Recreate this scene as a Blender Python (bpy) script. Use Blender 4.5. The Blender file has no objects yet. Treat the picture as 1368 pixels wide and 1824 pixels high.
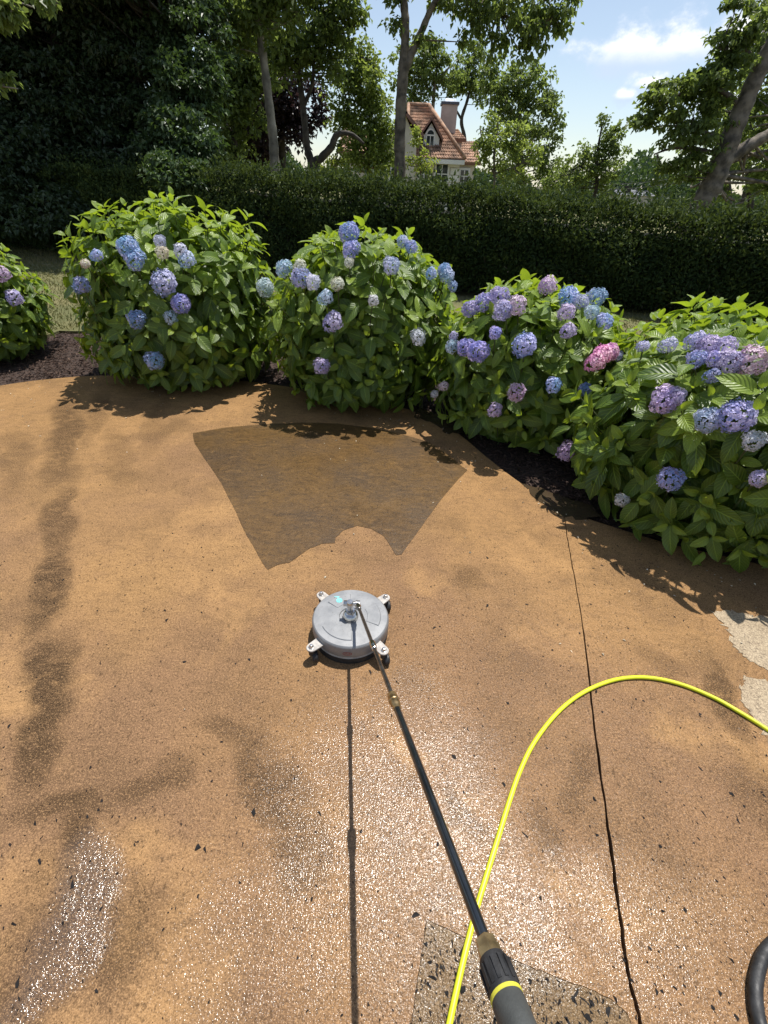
import bpy, bmesh, math, random
import numpy as np
from mathutils import Vector, Matrix
from mathutils.geometry import tessellate_polygon
S = bpy.context.scene
COL = S.collection
random.seed(7)
RNG = np.random.default_rng(11)

# ------------------------------------------------------------------ camera
CAM_H, FPX, PITCH, ROLL = 1.6, 825.0, math.radians(35.66), math.radians(2.5)
PW, PH = 1368, 1824
cF = np.array([0, math.cos(PITCH), -math.sin(PITCH)])
cR0 = np.array([1.0, 0, 0]); cU0 = np.array([0, math.sin(PITCH), math.cos(PITCH)])
cR = math.cos(ROLL) * cR0 + math.sin(ROLL) * cU0
cU = -math.sin(ROLL) * cR0 + math.cos(ROLL) * cU0
cC = np.array([0, 0, CAM_H])
cam = bpy.data.cameras.new('camera')
camo = bpy.data.objects.new('camera', cam); COL.objects.link(camo)
cam.sensor_fit = 'VERTICAL'; cam.sensor_height = 24.0
cam.lens = 24.0 * FPX / PH
cam.clip_start = 0.05; cam.clip_end = 3000
M = Matrix.Identity(4)
for i in range(3):
    M[i][0] = cR[i]; M[i][1] = cU[i]; M[i][2] = -cF[i]; M[i][3] = cC[i]
camo.matrix_world = M
S.camera = camo

# ------------------------------------------------------------------ sun, sky, exposure
SUN_EL, SUN_AZ = math.radians(71.5), math.radians(36)
sdir = Vector((math.sin(SUN_AZ) * math.cos(SUN_EL), math.cos(SUN_AZ) * math.cos(SUN_EL), math.sin(SUN_EL)))
sl = bpy.data.lights.new('sun', 'SUN'); sl.energy = 4.4; sl.angle = math.radians(0.5); sl.color = (1.0, 0.96, 0.90)
slo = bpy.data.objects.new('sun', sl); COL.objects.link(slo)
slo.rotation_euler = sdir.to_track_quat('Z', 'Y').to_euler(); slo.location = (3, 6, 30)
SKY_STRENGTH = 0.092
S.view_settings.view_transform = 'Standard'
S.view_settings.look = 'None'
S.view_settings.gamma = 1.0
S.view_settings.exposure = 0.55
S.view_settings.use_curve_mapping = False

def ray(px, py):
    d = cF * FPX + cR * (px - PW / 2) - cU * (py - PH / 2)
    return d / np.linalg.norm(d)
def P(px, py, z=0.0):                 # point of the horizontal plane at height z
    d = ray(px, py); t = (z - CAM_H) / d[2]
    return cC + t * d
def A(px, py, Y):                     # point at distance Y ahead
    d = ray(px, py)
    return cC + d * (Y / d[1])
def depth(p): return float((np.asarray(p) - cC) @ cF)
def proj(V):
    v = np.asarray(V) - cC; z = v @ cF
    z = np.where(np.abs(z) < 1e-6, 1e-6, z)
    return PW / 2 + FPX * (v @ cR) / z, PH / 2 - FPX * (v @ cU) / z, z
def nrm(v):
    v = np.asarray(v, float); return v / (np.linalg.norm(v, axis=-1, keepdims=True) + 1e-12)

# ------------------------------------------------------------------ node helpers
class NT:
    def __init__(s, tree): s.t = tree; s.n = tree.nodes; s.l = tree.links
    def new(s, typ, **kw):
        n = s.n.new(typ)
        for k, v in kw.items(): setattr(n, k, v)
        return n
    def put(s, sock, v):
        if isinstance(v, bpy.types.NodeSocket): s.l.new(v, sock)
        elif v is not None:
            if isinstance(v, (tuple, list)) and len(v) == 3 and sock.type == 'RGBA': v = (*v, 1)
            sock.default_value = v
    def math(s, op, a, b=None, c=None, clamp=False):
        n = s.new('ShaderNodeMath', operation=op, use_clamp=clamp)
        s.put(n.inputs[0], a)
        if b is not None: s.put(n.inputs[1], b)
        if c is not None: s.put(n.inputs[2], c)
        return n.outputs[0]
    def vmath(s, op, a, b=None):
        n = s.new('ShaderNodeVectorMath', operation=op)
        s.put(n.inputs[0], a)
        if b is not None: s.put(n.inputs[1], b)
        return n.outputs['Value'] if op in ('DOT_PRODUCT', 'LENGTH') else n.outputs[0]
    def mix(s, f, a, b, blend='MIX'):
        n = s.new('ShaderNodeMix', data_type='RGBA', blend_type=blend)
        s.put(n.inputs[0], f); s.put(n.inputs[6], a); s.put(n.inputs[7], b)
        return n.outputs[2]
    def noise(s, vec, scale, detail=3, rough=0.55, dist=0.0):
        n = s.new('ShaderNodeTexNoise'); n.inputs['Scale'].default_value = scale
        n.inputs['Detail'].default_value = detail; n.inputs['Roughness'].default_value = rough
        n.inputs['Distortion'].default_value = dist
        if vec is not None: s.put(n.inputs['Vector'], vec)
        return n.outputs['Fac']
    def ramp(s, f, lo, hi, a=0.0, b=1.0):
        n = s.new('ShaderNodeMapRange', interpolation_type='SMOOTHSTEP')
        s.put(n.inputs[0], f)
        for i, v in zip((1, 2, 3, 4), (lo, hi, a, b)): s.put(n.inputs[i], v)
        return n.outputs[0]
    def scale(s, vec, sx, sy, sz):
        return s.vmath('MULTIPLY', vec, (sx, sy, sz))

def material(name):
    m = bpy.data.materials.new(name); m.use_nodes = True
    nt = NT(m.node_tree)
    b = m.node_tree.nodes['Principled BSDF']
    return m, nt, b
def simple(name, col, rough=0.5, metal=0.0, var=0.12, scale=30, bump=0.0, bscale=80, coat=0.0):
    m, nt, b = material(name)
    tc = nt.new('ShaderNodeTexCoord').outputs['Object']
    f = nt.noise(tc, scale, 4)
    c2 = tuple(max(0, x * (1 - var * 2)) for x in col); c1 = tuple(min(1, x * (1 + var)) for x in col)
    nt.put(b.inputs['Base Color'], nt.mix(nt.ramp(f, .3, .7), c2, c1))
    nt.put(b.inputs['Roughness'], nt.ramp(nt.noise(tc, scale * 1.7, 3), .25, .75, rough * .8, min(1, rough * 1.2)))
    b.inputs['Metallic'].default_value = metal
    if coat: b.inputs['Coat Weight'].default_value = coat
    if bump:
        bn = nt.new('ShaderNodeBump'); bn.inputs['Strength'].default_value = bump; bn.inputs['Distance'].default_value = 0.004
        nt.put(bn.inputs['Height'], nt.noise(tc, bscale, 4)); nt.put(b.inputs['Normal'], bn.outputs[0])
    return m

# ------------------------------------------------------------------ world
w = bpy.data.worlds.new('World'); S.world = w; w.use_nodes = True
nt = NT(w.node_tree)
bg = w.node_tree.nodes['Background']; wout = w.node_tree.nodes['World Output']
sky = nt.new('ShaderNodeTexSky', sky_type='NISHITA')
sky.sun_disc = False; sky.sun_elevation = SUN_EL; sky.sun_rotation = SUN_AZ
sky.air_density = 1.0; sky.dust_density = 0.4; sky.ozone_density = 1.3
bg.inputs['Strength'].default_value = SKY_STRENGTH
shs = nt.new('ShaderNodeHueSaturation'); shs.inputs['Saturation'].default_value = .80; shs.inputs['Value'].default_value = 1.04
w.node_tree.links.new(sky.outputs[0], shs.inputs['Color']); w.node_tree.links.new(shs.outputs[0], bg.inputs['Color'])
gd = nt.new('ShaderNodeTexCoord').outputs['Generated']
gn1 = nt.noise(nt.scale(gd, 1, 1, 1.6), 9, 6, .6)
gn2 = nt.noise(nt.scale(gd, 1, 1, 1.5), 30, 5, .6)
gno = nt.math('ADD', nt.math('MULTIPLY', gn1, .8), nt.math('MULTIPLY', gn2, .45))
def cloud_dir(az, el):
    az, el = math.radians(az), math.radians(el)
    return np.array([math.sin(az) * math.cos(el), math.cos(az) * math.cos(el), math.sin(el)])
clouds = [(ray(1200, 88), .10, .034), (ray(1160, 150), .03, .012), (ray(1112, 172), .014, .009), (ray(1280, 185), .07, .018),
          (ray(1320, 70), .07, .035)]
for az, el, wx, wy in ((62, 13, .2, .07), (95, 20, .25, .08), (140, 14, .2, .06), (-60, 16, .2, .06), (-100, 22, .26, .09),
                       (-150, 15, .2, .07), (178, 28, .3, .1), (85, 45, .28, .16), (-75, 50, .3, .15)):
    clouds.append((cloud_dir(az, el), wx, wy))
cm = None; cb = None
for d, wx, wy in clouds:
    r_ = nrm(np.cross(d, [0, 0, 1.0])); u_ = np.cross(r_, d)
    a_ = nt.math('MULTIPLY', nt.vmath('DOT_PRODUCT', gd, tuple(r_)), 1 / wx)
    b_ = nt.math('MULTIPLY', nt.vmath('DOT_PRODUCT', gd, tuple(u_)), 1 / wy)
    e_ = nt.math('SQRT', nt.math('ADD', nt.math('MULTIPLY', a_, a_), nt.math('MULTIPLY', b_, b_)))
    fr = nt.math('GREATER_THAN', nt.vmath('DOT_PRODUCT', gd, tuple(d)), 0.0)
    v_ = nt.math('MULTIPLY', nt.ramp(nt.math('SUBTRACT', nt.math('MULTIPLY', gno, 4.4), e_), 1.35, 2.5), fr)
    under = nt.math('MULTIPLY', nt.ramp(nt.math('SUBTRACT', b_, nt.math('MULTIPLY', gn2, .5)), -.75, .05), fr)
    cm = v_ if cm is None else nt.math('MAXIMUM', cm, v_)
    lit_ = nt.math('MULTIPLY', v_, under)
    cb = lit_ if cb is None else nt.math('MAXIMUM', cb, lit_)
bg2 = nt.new('ShaderNodeBackground')
nt.put(bg2.inputs['Color'], nt.mix(cb, (.50, .60, .76), (.93, .93, .93)))
bg2.inputs['Strength'].default_value = 0.92
mx = nt.new('ShaderNodeMixShader')
nt.put(mx.inputs[0], nt.math('MULTIPLY', cm, .9))
w.node_tree.links.new(bg.outputs[0], mx.inputs[1]); w.node_tree.links.new(bg2.outputs[0], mx.inputs[2])
w.node_tree.links.new(mx.outputs[0], wout.inputs['Surface'])

# ------------------------------------------------------------------ mesh helpers
def mesh_from(name, V, faces, mats=None, uv=None, tint=None, smooth=False, mat_idx=None):
    """faces: list of (n,k) int arrays."""
    V = np.asarray(V, np.float32)
    me = bpy.data.meshes.new(name)
    faces = [np.asarray(f, np.int32) for f in faces if len(f)]
    me.vertices.add(len(V)); me.vertices.foreach_set('co', V.ravel())
    nl = sum(f.size for f in faces); npol = sum(len(f) for f in faces)
    me.loops.add(nl); me.polygons.add(npol)
    loops = np.concatenate([f.ravel() for f in faces])
    tot = np.concatenate([np.full(len(f), f.shape[1], np.int32) for f in faces])
    start = np.concatenate([[0], np.cumsum(tot)[:-1]]).astype(np.int32)
    me.loops.foreach_set('vertex_index', loops)
    me.polygons.foreach_set('loop_start', start)
    me.polygons.foreach_set('use_smooth', np.full(npol, bool(smooth)))
    if mat_idx is not None: me.polygons.foreach_set('material_index', np.asarray(mat_idx, np.int32))
    me.update(calc_edges=True)
    if uv is not None:
        ul = me.uv_layers.new(name='UVMap'); ul.data.foreach_set('uv', np.asarray(uv, np.float32)[loops].ravel())
    if tint is not None:
        at = me.attributes.new('tint', 'FLOAT', 'POINT'); at.data.foreach_set('value', np.asarray(tint, np.float32))
    for m in (mats if isinstance(mats, (list, tuple)) else [mats]):
        if m is not None: me.materials.append(m)
    return me
def link(name, me, parent=None):
    o = bpy.data.objects.new(name, me); COL.objects.link(o)
    if parent is not None: o.parent = parent
    return o
def empty(name, loc=(0, 0, 0)):
    o = bpy.data.objects.new(name, None); COL.objects.link(o); o.location = tuple(loc)
    o.empty_display_size = 0.1
    return o
def tag(o, label=None, cat=None, group=None, kind=None):
    if label: o['label'] = label
    if cat: o['category'] = cat
    if group: o['group'] = group
    if kind: o['kind'] = kind
    return o

class Geo:
    """collects shapes, world coordinates; build() makes one mesh relative to an origin"""
    def __init__(s): s.V = []; s.F = {}; s.n = 0; s.uv = []; s.ti = []
    def add(s, V, F, tint=0.5, uv=None):
        V = np.asarray(V, float); k = len(V)
        s.V.append(V)
        for f in (F if isinstance(F, list) else [F]):
            f = np.asarray(f)
            if f.ndim == 1: f = f[None]
            s.F.setdefault(f.shape[1], []).append(f + s.n)
        s.ti.append(np.full(k, tint) if np.isscalar(tint) else np.asarray(tint))
        s.uv.append(np.zeros((k, 2)) if uv is None else uv)
        s.n += k
        return s
    def tube(s, pts, rad, n=8, cap=True, tint=.5):
        pts = np.asarray(pts, float); m = len(pts)
        rad = np.full(m, rad) if np.isscalar(rad) else np.asarray(rad)
        tan = nrm(np.gradient(pts, axis=0))
        ref = np.array([0, 0, 1.0]) if abs(tan[0][2]) < .9 else np.array([1.0, 0, 0])
        u = nrm(np.cross(tan[0], ref)); U = []
        for t in tan:
            u = nrm(u - t * (u @ t)); U.append(u)
        U = np.array(U); Wd = np.cross(tan, U)
        a = np.arange(n) * 2 * np.pi / n
        V = pts[:, None] + rad[:, None, None] * (U[:, None] * np.cos(a)[None, :, None] + Wd[:, None] * np.sin(a)[None, :, None])
        i, j = np.meshgrid(np.arange(m - 1), np.arange(n), indexing='ij')
        q = np.stack([i * n + j, i * n + (j + 1) % n, (i + 1) * n + (j + 1) % n, (i + 1) * n + j], -1).reshape(-1, 4)
        F = [q]
        if cap and n >= 3: F += [np.arange(n)[::-1][None], (np.arange(n) + (m - 1) * n)[None]]
        return s.add(V.reshape(-1, 3), F, tint)
    def lathe(s, prof, c, n=48, axis=None, close=True):
        """prof: [(r,z)], around the z axis through c (or axis)"""
        prof = np.asarray(prof, float); m = len(prof)
        ax = np.array([0, 0, 1.0]) if axis is None else nrm(axis)
        u = nrm(np.cross(ax, [0, 1.0, 0.01])); v = np.cross(ax, u)
        a = np.arange(n) * 2 * np.pi / n
        V = np.asarray(c) + prof[:, None, 0:1] * (u * np.cos(a)[:, None] + v * np.sin(a)[:, None])[None] + prof[:, None, 1:2] * ax
        i, j = np.meshgrid(np.arange(m - 1), np.arange(n), indexing='ij')
        q = np.stack([i * n + j, i * n + (j + 1) % n, (i + 1) * n + (j + 1) % n, (i + 1) * n + j], -1).reshape(-1, 4)
        F = [q]
        if close: F += [np.arange(n)[::-1][None], (np.arange(n) + (m - 1) * n)[None]]
        return s.add(V.reshape(-1, 3), F)
    def box(s, c, ex, ey, ez, tint=.5):
        c, ex, ey, ez = (np.asarray(q, float) for q in (c, ex, ey, ez))
        V = [c + a * ex + b * ey + d * ez for d in (-1, 1) for b in (-1, 1) for a in (-1, 1)]
        F = [[0, 2, 3, 1], [4, 5, 7, 6], [0, 1, 5, 4], [2, 6, 7, 3], [0, 4, 6, 2], [1, 3, 7, 5]]
        return s.add(V, np.array(F), tint)
    def prism(s, poly, vec):
        """poly: (n,3) planar outline; vec: thickness vector"""
        poly = np.asarray(poly, float); n = len(poly)
        V = np.concatenate([poly, poly + np.asarray(vec)])
        i = np.arange(n)
        tri = np.array(tessellate_polygon([[Vector(p) for p in poly]]))
        side = np.stack([i, (i + 1) % n, (i + 1) % n + n, i + n], -1)
        return s.add(V, [side, tri[:, ::-1], tri + n])
    def build(s, name, mat, parent=None, origin=(0, 0, 0), smooth=False, kind=None, fix=True):
        V = np.concatenate(s.V) - np.asarray(origin)
        fs = [np.concatenate(f) for f in s.F.values()]
        me = mesh_from(name, V, fs, mat, np.concatenate(s.uv), np.concatenate(s.ti), smooth)
        if fix:
            bm = bmesh.new(); bm.from_mesh(me); bmesh.ops.recalc_face_normals(bm, faces=bm.faces); bm.to_mesh(me); bm.free()
        o = link(name, me, parent)
        if kind: o['kind'] = kind
        return o
def autosmooth(o, ang=35):
    me = o.data
    bm = bmesh.new(); bm.from_mesh(me)
    for f in bm.faces: f.smooth = True
    for e in bm.edges:
        if len(e.link_faces) == 2 and e.calc_face_angle(0) > math.radians(ang): e.smooth = False
    bm.to_mesh(me); bm.free()
    return o
def smooth_path(pts, n):
    """Catmull-Rom through 3D points"""
    pts = np.asarray(pts, float)
    p = np.concatenate([[2 * pts[0] - pts[1]], pts, [2 * pts[-1] - pts[-2]]])
    out = []
    for i in range(1, len(p) - 2):
        for t in np.linspace(0, 1, n, endpoint=False):
            a, b, c, d = p[i - 1], p[i], p[i + 1], p[i + 2]
            out.append(.5 * ((2 * b) + (-a + c) * t + (2 * a - 5 * b + 4 * c - d) * t * t + (-a + 3 * b - 3 * c + d) * t ** 3))
    out.append(pts[-1])
    return np.array(out)

def leaf_material(name, dark, mid, light, trans, tfac=.35, rough=.42, spec=.45, veins=False, top=None):
    m, nt, b = material(name)
    at = nt.new('ShaderNodeAttribute', attribute_name='tint').outputs['Fac']
    c = nt.mix(nt.ramp(at, 0, .5), dark, mid); c = nt.mix(nt.ramp(at, .5, 1), c, light)
    tcol = nt.mix(nt.ramp(at, 0, 1), tuple(x * .7 for x in trans), trans)
    geo = nt.new('ShaderNodeNewGeometry')
    nz = nt.noise(geo.outputs['Position'], 30, 3)
    c = nt.mix(nt.ramp(nz, .3, .7, 0, .35), c, tuple(x * .75 for x in mid))
    if veins:
        uv = nt.new('ShaderNodeUVMap').outputs[0]
        sp = nt.new('ShaderNodeSeparateXYZ'); nt.put(sp.inputs[0], uv)
        u = nt.math('ABSOLUTE', nt.math('SUBTRACT', sp.outputs[0], .5))
        mid_v = nt.ramp(u, .012, .035, 1, 0)
        lat = nt.math('ABSOLUTE', nt.math('SUBTRACT', nt.math('FRACT', nt.math('SUBTRACT', nt.math('MULTIPLY', sp.outputs[1], 8), nt.math('MULTIPLY', u, 5))), .5))
        lat_v = nt.math('MULTIPLY', nt.ramp(lat, .03, .10, 1, 0), .55)
        vv = nt.math('MAXIMUM', mid_v, lat_v)
        c = nt.mix(nt.math('MULTIPLY', vv, .55), c, tuple(min(1, x * 2.1) for x in light))
        bn = nt.new('ShaderNodeBump'); bn.inputs['Strength'].default_value = .55; bn.inputs['Distance'].default_value = .004
        nt.put(bn.inputs['Height'], nt.math('ADD', nt.math('MULTIPLY', nt.ramp(lat, 0, .5), .9), nt.math('MULTIPLY', mid_v, -.6)))
        nt.put(b.inputs['Normal'], bn.outputs[0])
    # paler underside
    c = nt.mix(nt.math('MULTIPLY', geo.outputs['Backfacing'], .35), c, tuple(min(1, x * 1.5 + .01) for x in mid))
    nt.put(b.inputs['Base Color'], c)
    b.inputs['Roughness'].default_value = rough
    b.inputs['Specular IOR Level'].default_value = spec
    tr = nt.new('ShaderNodeBsdfTranslucent'); nt.put(tr.inputs['Color'], tcol)
    mxs = nt.new('ShaderNodeMixShader'); mxs.inputs[0].default_value = tfac
    out = m.node_tree.nodes['Material Output']
    nt.l.new(b.outputs[0], mxs.inputs[1]); nt.l.new(tr.outputs[0], mxs.inputs[2]); nt.l.new(mxs.outputs[0], out.inputs['Surface'])
    return m

def cards(C, D, N, L, Wd, tint, fold=.25, bend=.15):
    """leaf blades: base C, direction D, normal N, length L, width Wd -> V,F,tint"""
    D = nrm(D); N = nrm(N - D * np.sum(N * D, -1, keepdims=True)); T = np.cross(D, N)
    L = L[:, None]; Wd = Wd[:, None]
    b = C; t = C + D * L - N * L * bend
    m = C + D * L * .45 + N * L * .04
    l = m + T * Wd * .5 + N * Wd * fold; r = m - T * Wd * .5 + N * Wd * fold
    V = np.stack([b, l, t, r], 1).reshape(-1, 3)
    k = np.arange(len(C))[:, None] * 4
    F = np.concatenate([k + [[0, 2, 1]], k + [[0, 3, 2]]])
    return V, F, np.repeat(tint, 4)
def rand_dirs(n, rng=RNG):
    return nrm(rng.normal(size=(n, 3)))

# ------------------------------------------------------------------ ground, lawn, bed
GROUND = simple('soil', (.12, .095, .055), .95, var=.25, scale=1.2)
g = Geo(); R_ = 1500
g.add([[-R_, -R_, -.20], [R_, -R_, -.20], [R_, R_, -.20], [-R_, R_, -.20]], [[0, 1, 2, 3]])
tag(g.build('ground', GROUND), 'flat ground running out to the horizon behind the hedge', 'ground', kind='structure')

mL, nt, b = material('lawn_turf')
pos = nt.new('ShaderNodeNewGeometry').outputs['Position']
a1 = nt.noise(pos, 1.3, 4); a2 = nt.noise(nt.scale(pos, 1, 1.6, 1), 60, 3)
c = nt.mix(nt.ramp(a1, .35, .65), (.075, .095, .026), (.15, .14, .052))
c = nt.mix(nt.ramp(a2, .3, .7, 0, .5), c, (.26, .215, .10))
nt.put(b.inputs['Base Color'], c); b.inputs['Roughness'].default_value = .95
bn = nt.new('ShaderNodeBump'); bn.inputs['Strength'].default_value = .8; bn.inputs['Distance'].default_value = .03
nt.put(bn.inputs['Height'], a2); nt.put(b.inputs['Normal'], bn.outputs[0])

edge_px = [(-420, 800), (-200, 725), (0, 687), (90, 675), (180, 669), (300, 671), (400, 675), (500, 687), (600, 703), (680, 718), (745, 735),
           (810, 768), (870, 817), (930, 862), (1000, 906), (1090, 938), (1190, 968), (1300, 993), (1368, 1010), (1480, 1050), (1700, 1150)]
edge = smooth_path([np.array([-9.5, 4.0, 0]), np.array([-6.8, 3.75, 0])] + [P(*q) for q in edge_px[1:-1]] + [np.array([4.4, 1.45, 0]), np.array([7.2, .9, 0]), np.array([11.6, .5, 0])], 6); edge[:, 2] = 0
# bed's back edge
back = []
for p, q in zip(edge, np.roll(edge, -1, 0)):
    back.append(p)
tang = nrm(np.gradient(edge, axis=0)); nor = np.stack([-tang[:, 1], tang[:, 0], 0 * tang[:, 0]], -1)
nor[nor[:, 1] < 0] *= -1
bw = np.interp(edge[:, 0], [-6, -3, -1.5, 0, 1, 2.5], [2.0, 1.75, 1.9, 2.1, 2.1, 2.0])
back = edge + nor * bw[:, None] + np.array([0, .12, 0]) * np.sin(edge[:, :1] * 5)
order = np.argsort(back[:, 0]); back = back[order]
g = Geo()
far = np.array([[60, back[-1][1] - 1, 0], [60, 80, 0], [-60, 80, 0], [-60, back[0][1] - 1, 0]])
g.prism(np.concatenate([back, far]) + [0, 0, -.05], (0, 0, .045))
tag(g.build('lawn', mL), 'patchy summer lawn, green going straw coloured, between mulch bed and hedge', 'lawn', kind='structure')
def inside(poly, pts):
    x, y = pts[:, 0], pts[:, 1]; c = np.zeros(len(pts), bool); n = len(poly)
    for i in range(n):
        x1, y1 = poly[i][:2]; x2, y2 = poly[(i + 1) % n][:2]
        if y1 == y2: continue
        k = ((y1 > y) != (y2 > y)) & (x < (x2 - x1) * (y - y1) / (y2 - y1) + x1); c ^= k
    return c
# grass blades near enough to read
n = 110000
C = np.stack([RNG.uniform(-10, 12, n), RNG.uniform(2.2, 12.5, n), np.full(n, -.012)], -1)
keep = inside(np.concatenate([back, far]), C) & ((C[:, 0] < -1.5) | (C[:, 0] > 1.5))
C = C[keep]; n = len(C)
D = rand_dirs(n) * .75; D[:, 2] = 1
dry = (np.sin(C[:, 0] * 1.7 + 1) * np.sin(C[:, 1] * 1.3) * .25 + .5 + RNG.normal(0, .22, n)).clip(0, 1)
V, F, ti = cards(C, D, rand_dirs(n), RNG.uniform(.025, .06, n), RNG.uniform(.006, .012, n), dry, .1, .3)
GRASS = leaf_material('grass_blades', (.06, .085, .02), (.15, .15, .05), (.34, .27, .125), (.2, .22, .05), .25, .6, .3)
tag(link('grass', mesh_from('grass', V, [F], GRASS, tint=ti)), 'short green and straw grass of the lawn beyond the mulch bed', 'grass', kind='stuff')

# mulch bed
mM, nt, b = material('mulch')
pos = nt.new('ShaderNodeNewGeometry').outputs['Position']
c = nt.mix(nt.ramp(nt.noise(nt.scale(pos, 1, 1.5, 1), 45, 4), .3, .7), (.018, .010, .007), (.075, .045, .032))
nt.put(b.inputs['Base Color'], c); b.inputs['Roughness'].default_value = .9
bn = nt.new('ShaderNodeBump'); bn.inputs['Strength'].default_value = 1; bn.inputs['Distance'].default_value = .02
nt.put(bn.inputs['Height'], nt.noise(pos, 55, 4)); nt.put(b.inputs['Normal'], bn.outputs[0])
eo = edge[np.argsort(edge[:, 0])]
g = Geo(); g.prism(np.concatenate([eo - nor[np.argsort(edge[:, 0])] * .12, (back + [0, .3, 0])[::-1]]) + [0, 0, -.12], (0, 0, .085))
tag(g.build('mulch_bed', mM), 'dark shredded bark mulch bed along the curved patio edge under the hydrangeas', 'mulch bed', kind='structure')
n = 80000
seg = np.linalg.norm(np.diff(edge, axis=0, append=edge[-1:]), axis=1) + .004
k = RNG.choice(len(edge), n, p=seg / seg.sum()); tt = RNG.uniform(.01, 1, n)[:, None] * bw[k][:, None]
C = edge[k] + tang[k] * (RNG.uniform(-.5, .5, n) * seg[k])[:, None] + nor[k] * tt + RNG.normal(0, .05, (n, 3)) * [1, 1, 0]
dd = np.min(np.linalg.norm(C[:, None, :2] - edge[None, ::3, :2], axis=2), axis=1)
sgn = ~inside(np.concatenate([eo, [[20, -20, 0], [-20, -20, 0]]]), C)
C = C[sgn & (C[:, 0] > -9) & (C[:, 0] < 9)]; n = len(C)
C[:, 2] = -.03 + RNG.uniform(0, .02, n)
D = RNG.normal(size=(n, 3)) * [1, 1, .22]; Nn = RNG.normal(size=(n, 3)) * .35 + [0, 0, 1]
V, F, ti = cards(C, D, Nn, RNG.uniform(.015, .055, n), RNG.uniform(.006, .016, n), RNG.beta(1.3, 2.2, n) * np.where(C[:, 0] > -1.2, .35, 1.0), .25, .1)
BARK = leaf_material('bark_chips', (.022, .012, .009), (.085, .052, .038), (.24, .165, .115), (.05, .03, .02), .02, .8, .25)
tag(link('bark_chips', mesh_from('bark_chips', V, [F], BARK, tint=ti)), 'loose brown bark chips scattered over the mulch bed', 'mulch', kind='stuff')

# ------------------------------------------------------------------ patio
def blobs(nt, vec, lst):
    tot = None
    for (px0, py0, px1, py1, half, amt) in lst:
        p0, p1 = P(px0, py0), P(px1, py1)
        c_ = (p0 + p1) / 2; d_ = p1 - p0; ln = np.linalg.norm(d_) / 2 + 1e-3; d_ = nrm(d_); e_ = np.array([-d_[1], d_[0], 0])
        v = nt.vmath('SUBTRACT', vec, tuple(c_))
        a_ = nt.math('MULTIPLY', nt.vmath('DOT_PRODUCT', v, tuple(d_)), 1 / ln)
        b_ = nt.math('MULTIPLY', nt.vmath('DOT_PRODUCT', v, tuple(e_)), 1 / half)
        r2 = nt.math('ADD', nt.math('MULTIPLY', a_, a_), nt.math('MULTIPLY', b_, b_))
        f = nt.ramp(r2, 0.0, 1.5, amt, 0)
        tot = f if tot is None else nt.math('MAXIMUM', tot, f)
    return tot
DARK_MARKS = [(112, 860, 104, 1010, .085, .7), (100, 960, 85, 1130, .09, .85), (118, 1110, 70, 1300, .085, .95), (75, 1230, 62, 1400, .09, .9), (35, 1430, 230, 1425, .06, .75),  # soft dark marks mixed into the concrete colour, longest down the left
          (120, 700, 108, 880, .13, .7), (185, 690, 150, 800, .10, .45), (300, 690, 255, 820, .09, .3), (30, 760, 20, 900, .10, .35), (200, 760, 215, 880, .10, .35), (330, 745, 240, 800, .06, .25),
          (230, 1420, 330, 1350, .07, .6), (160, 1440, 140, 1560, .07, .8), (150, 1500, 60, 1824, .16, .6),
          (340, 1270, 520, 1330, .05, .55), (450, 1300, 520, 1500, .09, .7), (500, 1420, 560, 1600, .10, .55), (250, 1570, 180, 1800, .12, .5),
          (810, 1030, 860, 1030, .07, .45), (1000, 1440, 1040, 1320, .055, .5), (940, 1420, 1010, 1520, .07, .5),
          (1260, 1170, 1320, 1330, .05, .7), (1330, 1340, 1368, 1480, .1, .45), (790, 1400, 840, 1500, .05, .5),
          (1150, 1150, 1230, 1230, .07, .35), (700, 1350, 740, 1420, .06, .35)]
BUMPD = .0019; GL = 185
RIPPLE = [(190, 1490, 50, 1824, .10, 1), (110, 1560, 90, 1700, .08, 1)]
WET = [(690, 1190, 720, 1860, .46, .75), (640, 1330, 760, 1620, .34, 1), (190, 1490, 50, 1824, .13, 1), (880, 1500, 900, 1824, .25, .9), (480, 1500, 520, 1824, .3, .8), (1060, 1480, 1100, 1824, .34, .6), (1250, 1550, 1290, 1850, .3, .45)]
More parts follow.
